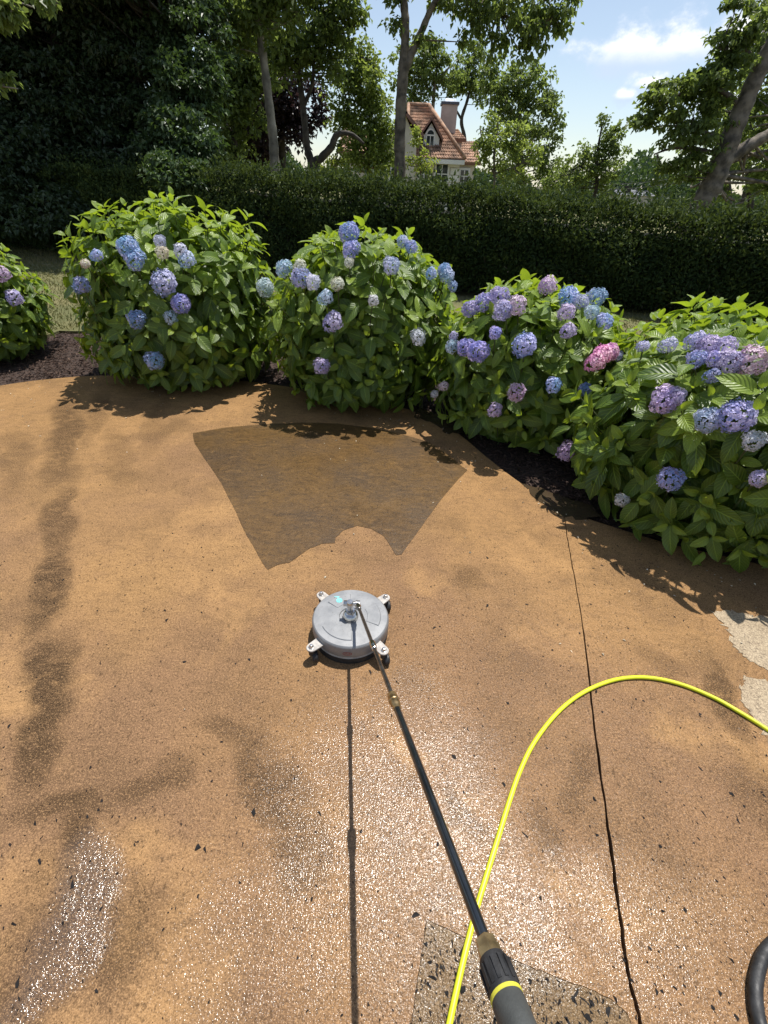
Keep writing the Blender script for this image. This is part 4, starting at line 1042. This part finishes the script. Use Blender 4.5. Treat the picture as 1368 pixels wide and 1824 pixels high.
# left wing with its own roof
wx0, wx1 = h(604, 268, 1)[0], h(655, 268, 1)[0]; wz = h(615, 268, 1)[2]
wall_box(wx0 + .2, gx0 + .3, HY + 1, HY + 6, zg, wz)
slab_roof([np.array([wx0 - .1, HY + .7, wz - .05]), np.array([gx0 + .5, HY + .7, wz - .05]), h(640, 226, 3.2), h(612, 228, 3.2)], rows=9, cols=12)
# right wing
rx0, rx1 = h(815, 290, 2.5)[0], h(851, 290, 2.5)[0]; rz = h(840, 288, 2.5)[2]
wall_box(xr - .3, rx1 - .15, HY + 2.5, HY + 6.5, zg, rz)
slab_roof([np.array([xr + .1, HY + 2.2, rz - .06]), np.array([rx1 + .15, HY + 2.2, rz - .06]), h(849, 252, 4.2), h(815, 252, 4.2)], rows=8, cols=9)
# small raised block by the chimney
bx0, bx1 = h(795, 250, 3.2)[0], h(827, 250, 3.2)[0]; z1_ = h(812, 247, 3.2)[2]
wall_box(bx0 + .1, bx1 - .12, HY + 3.2, HY + 5.4, zE, z1_, mat=STONE)
slab_roof([np.array([bx0, HY + 3.0, z1_ - .03]), np.array([bx1 + .1, HY + 3.0, z1_ - .03]), h(816, 231, 4.2), h(796, 231, 4.2)], rows=5, cols=8)
# chimney
cx0, cx1 = h(787, 205, 3.6)[0], h(814, 205, 3.6)[0]; cz = h(800, 186, 3.6)[2]
ch = wall_box(cx0, cx1, HY + 3.6, HY + 4.5, zE, cz, 'chimney', STONE)
def child_of(o, par): o.parent = par; return o
g = Geo(); g.box(((cx0 + cx1) / 2, HY + 4.05, cz + .06), ((cx1 - cx0) / 2 + .07, 0, 0), (0, .52, 0), (0, 0, .06)); child_of(hb(g, 'crown_band', simple('dark_lead', (.10, .10, .12), .5, .4)), ch)
g = Geo(); cw = (cx1 - cx0) / 2; yc = HY + 4.05; z0 = cz + .121; z2_ = h(800, 174, 3.6)[2]
g.add([[(cx0 + cx1) / 2 + a * cw * k, yc + b_ * .42 * k, zz] for zz, k in ((z0, .88), (z2_, .62)) for a, b_ in ((-1, -1), (1, -1), (1, 1), (-1, 1))],
      np.array([[0, 1, 5, 4], [1, 2, 6, 5], [2, 3, 7, 6], [3, 0, 4, 7], [4, 5, 6, 7], [0, 3, 2, 1]])); child_of(hb(g, 'chimney_cap', ZINC), ch)
# dormer
dY_ = HY + .35
dpk = h(769, 214, .35); dl = h(751, 240, .35); dr = h(786, 249, .35); dbl = h(753, 270, .35); dbr = h(783, 270, .35)
zside = max(dl[2], dr[2]) - .1; zbase = zE + .05
g = Geo(); g.prism([[dl[0] + .12, dY_, zbase], [dr[0] - .1, dY_, zbase], [dr[0] - .1, dY_, dr[2] + .05], [dpk[0], dY_, dpk[2] - .12], [dl[0] + .12, dY_, dl[2] - .02]], (0, 2.2, 0))
dorm = hb(g, 'dormer', TRIM)
for e_ in (dl - [.08, 0, .08], dr + [.08, 0, -.08]):
    q = [np.array([e_[0], dY_ - .22, e_[2]]), np.array([dpk[0], dY_ - .22, dpk[2]]), np.array([dpk[0], dY_ + 2.0, dpk[2]]), np.array([e_[0], dY_ + 2.0, e_[2]])]
    g = Geo(); g.prism(q, (0, 0, .13)); child_of(hb(g, 'dormer_roof', TRIMRED), dorm)
def arch(x0, x1, zb, zt, y, n=12):
    r = (x1 - x0) / 2; xc = (x0 + x1) / 2; a = np.linspace(0, np.pi, n)
    return np.array([[x0, y, zb], [x1, y, zb]] + [[xc + r * math.cos(t), y, zt - r + r * math.sin(t)] for t in a])
ax0, ax1 = h(760.5, 245, .35)[0], h(772.5, 245, .35)[0]; azb, azt = h(766, 262, .35)[2], h(766, 232, .35)[2]
g = Geo(); g.prism(arch(ax0 - .07, ax1 + .07, azb - .07, azt + .07, dY_ - .06), (0, .059, 0)); wf = child_of(hb(g, 'window', TRIM), dorm)
g = Geo(); g.prism(arch(ax0, ax1, azb, azt, dY_ - .075), (0, .014, 0)); child_of(hb(g, 'window', GLASS), dorm)['label'] = 'dark arched dormer glass'
g = Geo(); g.box(((ax0 + ax1) / 2, dY_ - .085, (azb * .3 + azt * .7)), ((ax1 - ax0) / 2, 0, 0), (0, .009, 0), (0, 0, .03)); g.box(((ax0 + ax1) / 2, dY_ - .085, (azb + azt) / 2 - .1), (.02, 0, 0), (0, .009, 0), (0, 0, (azt - azb) / 2 - .12)); child_of(hb(g, 'glazing_bar', TRIM), dorm)
def window(px0, py0, px1, py1, dY, nb=1, arched=False):
    p0, p1 = h(px0, py0, dY), h(px1, py1, dY); y = HY + dY
    x0, x1, zt, zb = p0[0], p1[0], p0[2], p1[2]
    g = Geo()
    if arched: g.prism(arch(x0 - .12, x1 + .12, zb - .1, zt + .14, y - .07), (0, .069, 0))
    else: g.box(((x0 + x1) / 2, y - .04, (zb + zt) / 2), ((x1 - x0) / 2 + .1, 0, 0), (0, .038, 0), (0, 0, (zt - zb) / 2 + .1))
    wnd = hb(g, 'window', TRIM)
    g = Geo()
    if arched: g.prism(arch(x0, x1, zb, zt, y - .085), (0, .013, 0))
    else: g.box(((x0 + x1) / 2, y - .086, (zb + zt) / 2), ((x1 - x0) / 2, 0, 0), (0, .007, 0), (0, 0, (zt - zb) / 2))
    child_of(hb(g, 'pane', GLASS), wnd)
    g = Geo()
    for k in range(nb): g.box((x0 + (x1 - x0) * (k + 1) / (nb + 1), y - .098, (zb + zt) / 2), (.025, 0, 0), (0, .006, 0), (0, 0, (zt - zb) / 2))
    g.box(((x0 + x1) / 2, y - .098, zb * .4 + zt * .6), ((x1 - x0) / 2, 0, 0), (0, .005, 0), (0, 0, .022))
    child_of(hb(g, 'glazing_bar', TRIM), wnd)
window(778, 293, 794, 335, 0, 1); window(748, 294, 762, 335, 0, 1); window(821, 303, 831, 330, 2.5, 1); window(697, 297, 709, 335, -.6, 1, True)
# corner stones
for k in range(9):
    g = Geo(); ww = .32 if k % 2 else .22; g.box((xr - ww + .03, HY - .03, .2 + k * .31), (ww, 0, 0), (0, .025, 0), (0, 0, .135)); hb(g, 'corner_stone', TRIM)
# distant roof with a dark stack, and the wires
fr = A(1135, 342, 70)
g = Geo(); xa, xb = A(1105, 346, 70)[0], A(1165, 346, 70)[0]; z0 = A(1130, 348, 70)[2]; z1 = A(1130, 338, 70)[2]
far_house = empty('distant_house', ((xa + xb) / 2, 72, -.1)); tag(far_house, 'distant grey roof with a dark chimney just over the hedge, right of centre', 'house'); fo = np.array([(xa + xb) / 2, 72, -.1])
g.box(((xa + xb) / 2, 73, z0 / 2), ((xb - xa) / 2, 0, 0), (0, 3, 0), (0, 0, z0 / 2)); g.build('wall', STUCCO, far_house, fo)
g = Geo(); g.prism([[xa - .3, 69.8, z0], [xa - .3, 76.2, z0], [xa - .3, 73, z1]], (xb - xa + .6, 0, 0)); fr_ = g.build('roof', simple('grey_shingle', (.16, .17, .19), .8), far_house, fo)
g = Geo(); xs_ = A(1125, 340, 70)[0]; g.box((xs_, 71.5, (z0 + A(1125, 331, 70)[2]) / 2), (.35, 0, 0), (0, .4, 0), (0, 0, (A(1125, 331, 70)[2] - z0) / 2)); g.build('chimney', BARK_DARK, far_house, fo)
WIRE = simple('wire', (.03, .03, .035), .6)
for k, (ya, yb) in enumerate(((322, 312), (331, 320))):
    p0, p1 = A(1060, ya + 6, 60), A(1250, yb - 4, 58); tt = np.linspace(0, 1, 14)[:, None]
    path = p0 * (1 - tt) + p1 * tt - np.array([0, 0, 1]) * (tt * (1 - tt)) * 1.2
    g = Geo(); g.tube(path, .022, 5)
    tag(g.build('power_line', WIRE), ('upper' if k == 0 else 'lower') + ' thin overhead wire crossing the sky gap above the distant roof', 'wire', 'overhead wires')

# ------------------------------------------------------------------ surface cleaner
ALU, nt, b = material('painted_aluminium')
tc = nt.new('ShaderNodeTexCoord').outputs['Object']
nz = nt.noise(tc, 14, 5, .6); sc_ = nt.noise(nt.scale(tc, 40, 3, 3), 9, 3)
c = nt.mix(nt.ramp(nz, .35, .7), (.218, .222, .226), (.262, .265, .268)); c = nt.mix(nt.ramp(sc_, .66, .74, 0, .35), c, (.16, .165, .17))
c = nt.mix(nt.ramp(nt.noise(tc, 160, 3), .62, .70, 0, .55), c, (.12, .10, .08))
nt.put(b.inputs['Base Color'], c); b.inputs['Metallic'].default_value = .25; nt.put(b.inputs['Roughness'], nt.ramp(nz, .3, .7, .36, .52))
bn = nt.new('ShaderNodeBump'); bn.inputs['Strength'].default_value = .06; nt.put(bn.inputs['Height'], nt.noise(tc, 400, 2)); nt.put(b.inputs['Normal'], bn.outputs[0])
STEEL = simple('stainless_steel', (.62, .60, .57), .22, metal=1.0, var=.1, scale=50)
DSTEEL = simple('dark_steel_tube', (.20, .19, .18), .3, metal=.9, var=.15, scale=30)
BLACKT = simple('black_coated_tube', (.012, .014, .017), .22, metal=.0, var=.2, scale=20, coat=.6)
BRASS = simple('dull_brass', (.42, .29, .14), .38, metal=.9, var=.2, scale=50)
RUBBER = simple('black_rubber', (.02, .02, .021), .6, var=.25, scale=40, bump=.15, bscale=300)
GRIP = simple('grey_grip', (.055, .058, .055), .62, var=.15, scale=30, bump=.15, bscale=300)
BONE = simple('dirty_white_bracket', (.40, .37, .335), .6, var=.14, scale=60)
YEL = simple('yellow_ring', (.60, .56, .05), .5, var=.1)
HT = .105
cc = P(624.5, 1098, HT); RL = .5 * np.linalg.norm(P(556.5, 1098, HT) - P(693.5, 1098, HT))
cx, cy = cc[0], cc[1]
SCO = np.array([cx, cy, 0.0])
sc = empty('surface_cleaner', SCO); tag(sc, 'round grey pressure washer surface cleaner with long black lance, standing on the wet patio', 'surface cleaner')
def sb(g, name, mat, par=sc, ang=35):
    o = g.build(name, mat, par, SCO if par is sc else SCO); 
    return autosmooth(o, ang)
g = Geo()
g.lathe([(RL * .985, HT - .062), (RL, HT - .056), (RL * 1.0, HT - .012), (RL * .985, HT - .004), (RL * .955, HT), (RL * .30, HT + .003), (RL * .285, HT - .003), (RL * .2, HT - .003), (.001, HT - .003)], (cx, cy, 0), 96)
lid = sb(g, 'lid', ALU)
def sector(r0, r1, a0, a1, z0, z1, n=14):
    aa = np.radians(np.linspace(a0, a1, n)); inn = .0045
    def ring(i, z):
        q0, q1 = r0 + i, r1 - i; da = i / r1
        b_ = np.radians(np.linspace(a0, a1, n)); b_ = np.linspace(b_[0] + da, b_[-1] - da, n)
        return [[cx + q1 * math.cos(t), cy + q1 * math.sin(t), z] for t in b_] + [[cx + q0 * math.cos(t), cy + q0 * math.sin(t), z] for t in b_[::-1]]
    V = np.array(ring(0, z0) + ring(inn, z1)); m = 2 * n; i = np.arange(m)
    top = np.array(tessellate_polygon([[Vector(p) for p in V[m:]]])) + m
    g = Geo(); g.add(V, [np.stack([i, (i + 1) % m, (i + 1) % m + m, i + m], -1), top]); return g
for a0, a1 in ((94, 146), (-22, 38), (208, 278)):
    sb(sector(RL * .42, RL * .80, a0, a1, HT - .0005, HT + .0042), 'raised_panel', ALU, ang=20)
g = Geo(); g.lathe([(RL * .93, .03), (RL * .93, HT - .062), (RL * .97, HT - .062), (RL * .98, .036), (RL * .98, .03)], (cx, cy, 0), 72); sb(g, 'rim', simple('rim_plastic', (.33, .33, .32), .5))
g = Geo(); g.lathe([(RL * .955, .002), (RL * .955, .031), (RL * .99, .031), (RL * .985, .002)], (cx, cy, 0), 72); sb(g, 'brush_skirt', RUBBER)
# four castor brackets
for k in range(4):
    a = math.radians(45 + 90 * k); e = np.array([math.cos(a), math.sin(a), 0]); f = np.array([-math.sin(a), math.cos(a), 0]); c0 = np.array([cx, cy, 0])
    zb = HT - .034; wd = .0235; r0, r1 = RL * .985, RL * 1.0 + .042
    out = [c0 + e * r0 + f * wd, c0 + e * r1 + f * wd * .9] + [c0 + e * (r1 + wd * .9 * math.cos(t)) + f * wd * .9 * math.sin(t) for t in np.linspace(math.pi / 2, -math.pi / 2, 9)[1:-1]] + [c0 + e * r1 - f * wd * .9, c0 + e * r0 - f * wd]
    g = Geo(); g.prism(np.array(out) + [0, 0, zb], (0, 0, .007))
    br = sb(g, 'bracket', BONE)
    mo = br.modifiers.new('edge', 'BEVEL'); mo.width = .0015; mo.segments = 2; mo.limit_method = 'ANGLE'
    bc = c0 + e * (r1 + .001)
    g = Geo(); g.lathe([(.0125, zb + .007), (.0125, zb + .009), (.0092, zb + .0095), (.009, zb + .017), (.006, zb + .021), (.0005, zb + .022)], bc, 6); child_of(sb(g, 'bolt', STEEL, sc), br)
    g = Geo(); g.lathe([(.013, .038), (.013, zb - .0005)], bc, 16); child_of(sb(g, 'castor_stem', RUBBER), br)
    wc = bc + np.array([.012, 0, .024]); g = Geo(); g.lathe([(.001, -.012), (.017, -.012), (.0235, -.008), (.0235, .008), (.017, .012), (.001, .012)], wc, 24, axis=(1, .25, 0)); child_of(sb(g, 'castor_wheel', RUBBER), br)
# swivel
g = Geo(); g.lathe([(RL * .2, HT - .002), (.031, HT + .001), (.033, HT + .008), (.031, HT + .016), (.024, HT + .024), (.018, HT + .027), (.018, HT + .04), (.001, HT + .04)], (cx, cy, 0), 32); sw = sb(g, 'swivel', STEEL, ang=28)
g = Geo(); g.lathe([(.012, HT + .038), (.012, HT + .062), (.0145, HT + .064), (.0145, HT + .086), (.012, HT + .09), (.0005, HT + .09)], (cx - .002, cy, 0), 16); child_of(sb(g, 'swivel_post', STEEL), sw)
zp = HT + .078
g = Geo(); g.tube([[cx - .022, cy, zp], [cx + .030, cy, zp]], .0085, 16); g.lathe([(.0125, -.008), (.0125, .008)], (cx - .020, cy, zp), 6, axis=(1, 0, 0)); g.lathe([(.0135, -.009), (.0135, .009)], (cx + .030, cy, zp), 16, axis=(1, 0, 0)); child_of(sb(g, 'pivot', STEEL), sw)
# lance: from the pivot back toward the camera's right hand
L0 = np.array([cx + .030, cy - .006, zp])
def on_ray(px, py, guess):      # the point of that line of sight nearest a guess
    d = ray(px, py); return cC + d * ((guess - cC) @ d)
kz = CAM_H / 1.7
J1 = on_ray(657, 1152, np.array([-.032, 1.062, .343]) * kz); J2 = on_ray(693, 1252, np.array([.037, .723, .542]) * kz)
ld = nrm(J2 - L0)
def lance_at(px, py):           # point of the straight lance nearest that line of sight
    d = ray(px, py); A_ = np.stack([ld, -d], 1); t = np.linalg.lstsq(A_, cC - L0, rcond=None)[0]; return float(t[0])
t1, t2 = lance_at(657, 1152), lance_at(693, 1252); tn0, tn1 = lance_at(862, 1672), lance_at(876, 1706)
J2p = on_ray(693, 1252, L0 + ld * t2); Nq = on_ray(866, 1680, L0 + ld * tn0)
ld = nrm(Nq - L0)
t1, t2, tn0, tn1 = lance_at(657, 1152), lance_at(693, 1252), lance_at(864, 1676), lance_at(880, 1708)
print('LANCE', L0, ld, t1, t2, tn0, tn1, 'shadow joints should be at 622,1285 / 620,1493')
def at(t): return L0 + ld * t
def tb(name, mat, segs, par, n=20):
    g = Geo(); g.lathe([(r, t) for t, r in segs], L0, n, axis=ld); return sb(g, name, mat, par, 30)
lance = tb('lance', DSTEEL, [(-.004, .0082), (.05, .0082), (.052, .0062), (t2, .0066), (t2 + .02, .0066)], sc)
def lc(name, mat, segs, n=20): return child_of(tb(name, mat, segs, sc, n), lance)
lc('end_fitting', STEEL, [(-.002, .0105), (.012, .0118), (.026, .0118), (.034, .0095), (.045, .0095)], 16)
lc('coupling', STEEL, [(t1 - .022, .0072), (t1 - .018, .0105), (t1 + .012, .0105), (t1 + .016, .0088), (t1 + .028, .0088), (t1 + .03, .0072)])['label'] = 'steel coupling'
lc('coupling', BRASS, [(t2 - .03, .0082), (t2 - .028, .0128), (t2 - .012, .0128), (t2 - .010, .0140), (t2 + .002, .0140), (t2 + .004, .0125), (t2 + .022, .0125), (t2 + .026, .0105), (t2 + .04, .0098)])['label'] = 'brass coupling'
lc('black_tube', BLACKT, [(t2 + .035, .0085), (tn0 + .02, .0085)])
lc('hex_nut', BRASS, [(tn0 - .002, .0125), (tn0, .0145), (tn0 + (tn1 - tn0) * .45, .0145), (tn0 + (tn1 - tn0) * .5, .0165), (tn1, .0165), (tn1 + .01, .0165)], 6)
k = (tn1 - tn0)
col = lc('collar', RUBBER, [(tn1, .0175), (tn1 + .006, .0190), (tn1 + .036, .0205), (tn1 + .04, .0195)], 28)
lc('yellow_band', YEL, [(tn1 + .039, .0195), (tn1 + .040, .0206), (tn1 + .0435, .0206), (tn1 + .0445, .0195)], 28)
lc('grip', GRIP, [(tn1 + .043, .0195), (tn1 + .047, .0205), (tn1 + .12, .0228), (tn1 + .2, .0245), (tn1 + .30, .022), (tn1 + .42, .021), (tn1 + .44, .012)], 28)
# collar ribs
g = Geo(); u_ = nrm(np.cross(ld, [0, 0, 1.0])); v_ = np.cross(ld, u_)
for q in range(14):
    a = q * 2 * math.pi / 14; e = u_ * math.cos(a) + v_ * math.sin(a); f = np.cross(ld, e)
    g.box(at(tn1 + .021) + e * .0200, ld * .013, f * .0022, e * .0014)
child_of(sb(g, 'collar_ribs', RUBBER), lance)['kind'] = 'stuff'
# stickers
TURQ = simple('turquoise_print', (.16, .62, .62), .5, var=.08)
g = Geo(); sx0, sy0 = (lambda p: (p[0], p[1]))(P(604.5, 1069.5, HT + .004))
zt = HT + .0047
nT = 9; ring_o = []; 
for q in range(nT * 4):
    a = q / (nT * 4) * 2 * math.pi; r = .0145 if q % 4 in (0, 1) else .0112
    ring_o.append([sx0 + r * math.cos(a), sy0 + r * math.sin(a), zt])
n_ = len(ring_o); ring_i = [[sx0 + .0065 * math.cos(q / n_ * 2 * math.pi), sy0 + .0065 * math.sin(q / n_ * 2 * math.pi), zt] for q in range(n_)]
i = np.arange(n_); g.add(ring_o + ring_i, np.stack([i, (i + 1) % n_, (i + 1) % n_ + n_, i + n_], -1))
g.add([[sx0 + .004 * math.cos(t), sy0 + .004 * math.sin(t), zt] for t in np.linspace(0, 2 * math.pi, 13)[:-1]], np.arange(12)[None])
for q in range(4):
    o_ = np.array([sx0 - .009 - q * .0052, sy0 + .0145 + .001 * q, zt]); g.add([o_, o_ + [.0042, .001, 0], o_ + [.0075 - q * .001, .0105 - q * .0012, 0], o_ + [.003, .0085 - q * .001, 0]], [[0, 1, 2, 3]])
sb(g, 'sticker', TURQ, sc)['label'] = 'turquoise gear shaped sticker'
REDP = simple('red_brown_print', (.30, .06, .045), .6)
g = Geo(); ac = math.radians(-90); 
def side_pt(da, dz): a = ac + da / RL; return [cx + (RL * 1.0 + .0012) * math.cos(a), cy + (RL + .0012) * math.sin(a), HT - .036 + dz]
n_ = 28; o1 = [side_pt(.0185 * math.cos(t), .0105 * math.sin(t)) for t in np.linspace(0, 2 * math.pi, n_ + 1)[:-1]]; o2 = [side_pt(.0160 * math.cos(t), .0082 * math.sin(t)) for t in np.linspace(0, 2 * math.pi, n_ + 1)[:-1]]
i = np.arange(n_); g.add(o1 + o2, np.stack([i, (i + 1) % n_, (i + 1) % n_ + n_, i + n_], -1))
for x0 in (-.010, -.002, .006):
    g.add([side_pt(x0, -.005), side_pt(x0 + .002, -.005), side_pt(x0 + .002, .005), side_pt(x0, .005)], [[0, 1, 2, 3]])
g.add([side_pt(-.008, 0), side_pt(-.003, .005), side_pt(-.001, .005), side_pt(-.006, -.0005)], [[0, 1, 2, 3]]); g.add([side_pt(.008, .003), side_pt(.012, .003), side_pt(.012, .005), side_pt(.008, .005)], [[0, 1, 2, 3]])
sb(g, 'sticker', REDP, sc)['label'] = 'small oval red brown sticker on the side'

# ------------------------------------------------------------------ hoses
mY, nt, b = material('yellow_hose_rubber')
tc = nt.new('ShaderNodeTexCoord').outputs['Object']
nt.put(b.inputs['Base Color'], nt.mix(nt.ramp(nt.noise(tc, 18, 4), .35, .75), (.60, .64, .015), (.68, .70, .03)))
nt.put(b.inputs['Base Color'], nt.mix(nt.ramp(nt.noise(tc, 42, 5, .7), .56, .70, 0, .45), nt.mix(nt.ramp(nt.noise(tc, 18, 4), .35, .75), (.58, .62, .015), (.68, .70, .03)), (.30, .24, .06)))
b.inputs['Roughness'].default_value = .38
hose_px = [(772, 1990), (795, 1850), (812, 1770), (828, 1700), (848, 1622), (868, 1555), (888, 1490), (908, 1425), (926, 1374), (950, 1325), (985, 1278), (1020, 1246), (1060, 1223), (1105, 1209), (1155, 1207), (1210, 1218), (1270, 1242), (1320, 1270), (1368, 1300), (1450, 1352), (1600, 1440)]
pts = [P(*q, .0085) for q in hose_px[1:]]
pts = [np.array(q) for q in ((.9, -4.5, .0085), (.45, -2.8, .0085), (.16, -1.3, .0085))] + [pts[0] + (pts[0] - pts[1]) / np.linalg.norm(pts[0] - pts[1]) * k_ for k_ in (.75, .4, .2, .1)] + pts + [np.array(q) for q in ((2.4, .55, .0085), (3.6, .1, .0085), (5.2, -.9, .0085), (6.5, -2.6, .0085))]
g = Geo(); g.tube(smooth_path(pts, 9), .0078, 14); tag(autosmooth(g.build('garden_hose', mY)), 'thin bright yellow hose looping across the wet patio under the lance', 'hose')
blk = [(1560, 1640), (1470, 1650), (1400, 1668), (1366, 1692), (1350, 1730), (1346, 1775), (1356, 1830), (1385, 1880), (1450, 1930)]
g = Geo(); g.tube(smooth_path([np.array([4.6, .2, .0165]), np.array([2.6, .62, .0165])] + [P(*q, .0165) for q in blk[1:]] + [np.array([1.06, -.08, .0165]), np.array([1.35, -.35, .0165]), np.array([2.6, -1.2, .0165]), np.array([4.4, -2.4, .0165])], 9), .0155, 16); tag(autosmooth(g.build('rubber_hose', RUBBER)), 'curl of thick black rubber hose at the lower right corner', 'hose')

# fallen bits on the patio near the bushes
n = 220
k = RNG.integers(0, len(edge), n); C = edge[k] - nor[k] * (RNG.exponential(.35, n)[:, None] + .03); C[:, 2] = .004
C = C[(C[:, 0] > -5) & (C[:, 0] < 3)]; n = len(C)
V, F, ti = cards(C, RNG.normal(size=(n, 3)) * [1, 1, .05], RNG.normal(0, .2, (n, 3)) + [0, 0, 1], RNG.uniform(.006, .018, n), RNG.uniform(.004, .010, n), RNG.uniform(0, 1, n))
tag(link('fallen_petals', mesh_from('fallen_petals', V, [F], simple('dry_petal', (.55, .48, .36), .8, var=.4, scale=12), tint=ti)), 'pale fallen petals and leaf bits scattered along the patio edge', 'petals', kind='stuff')
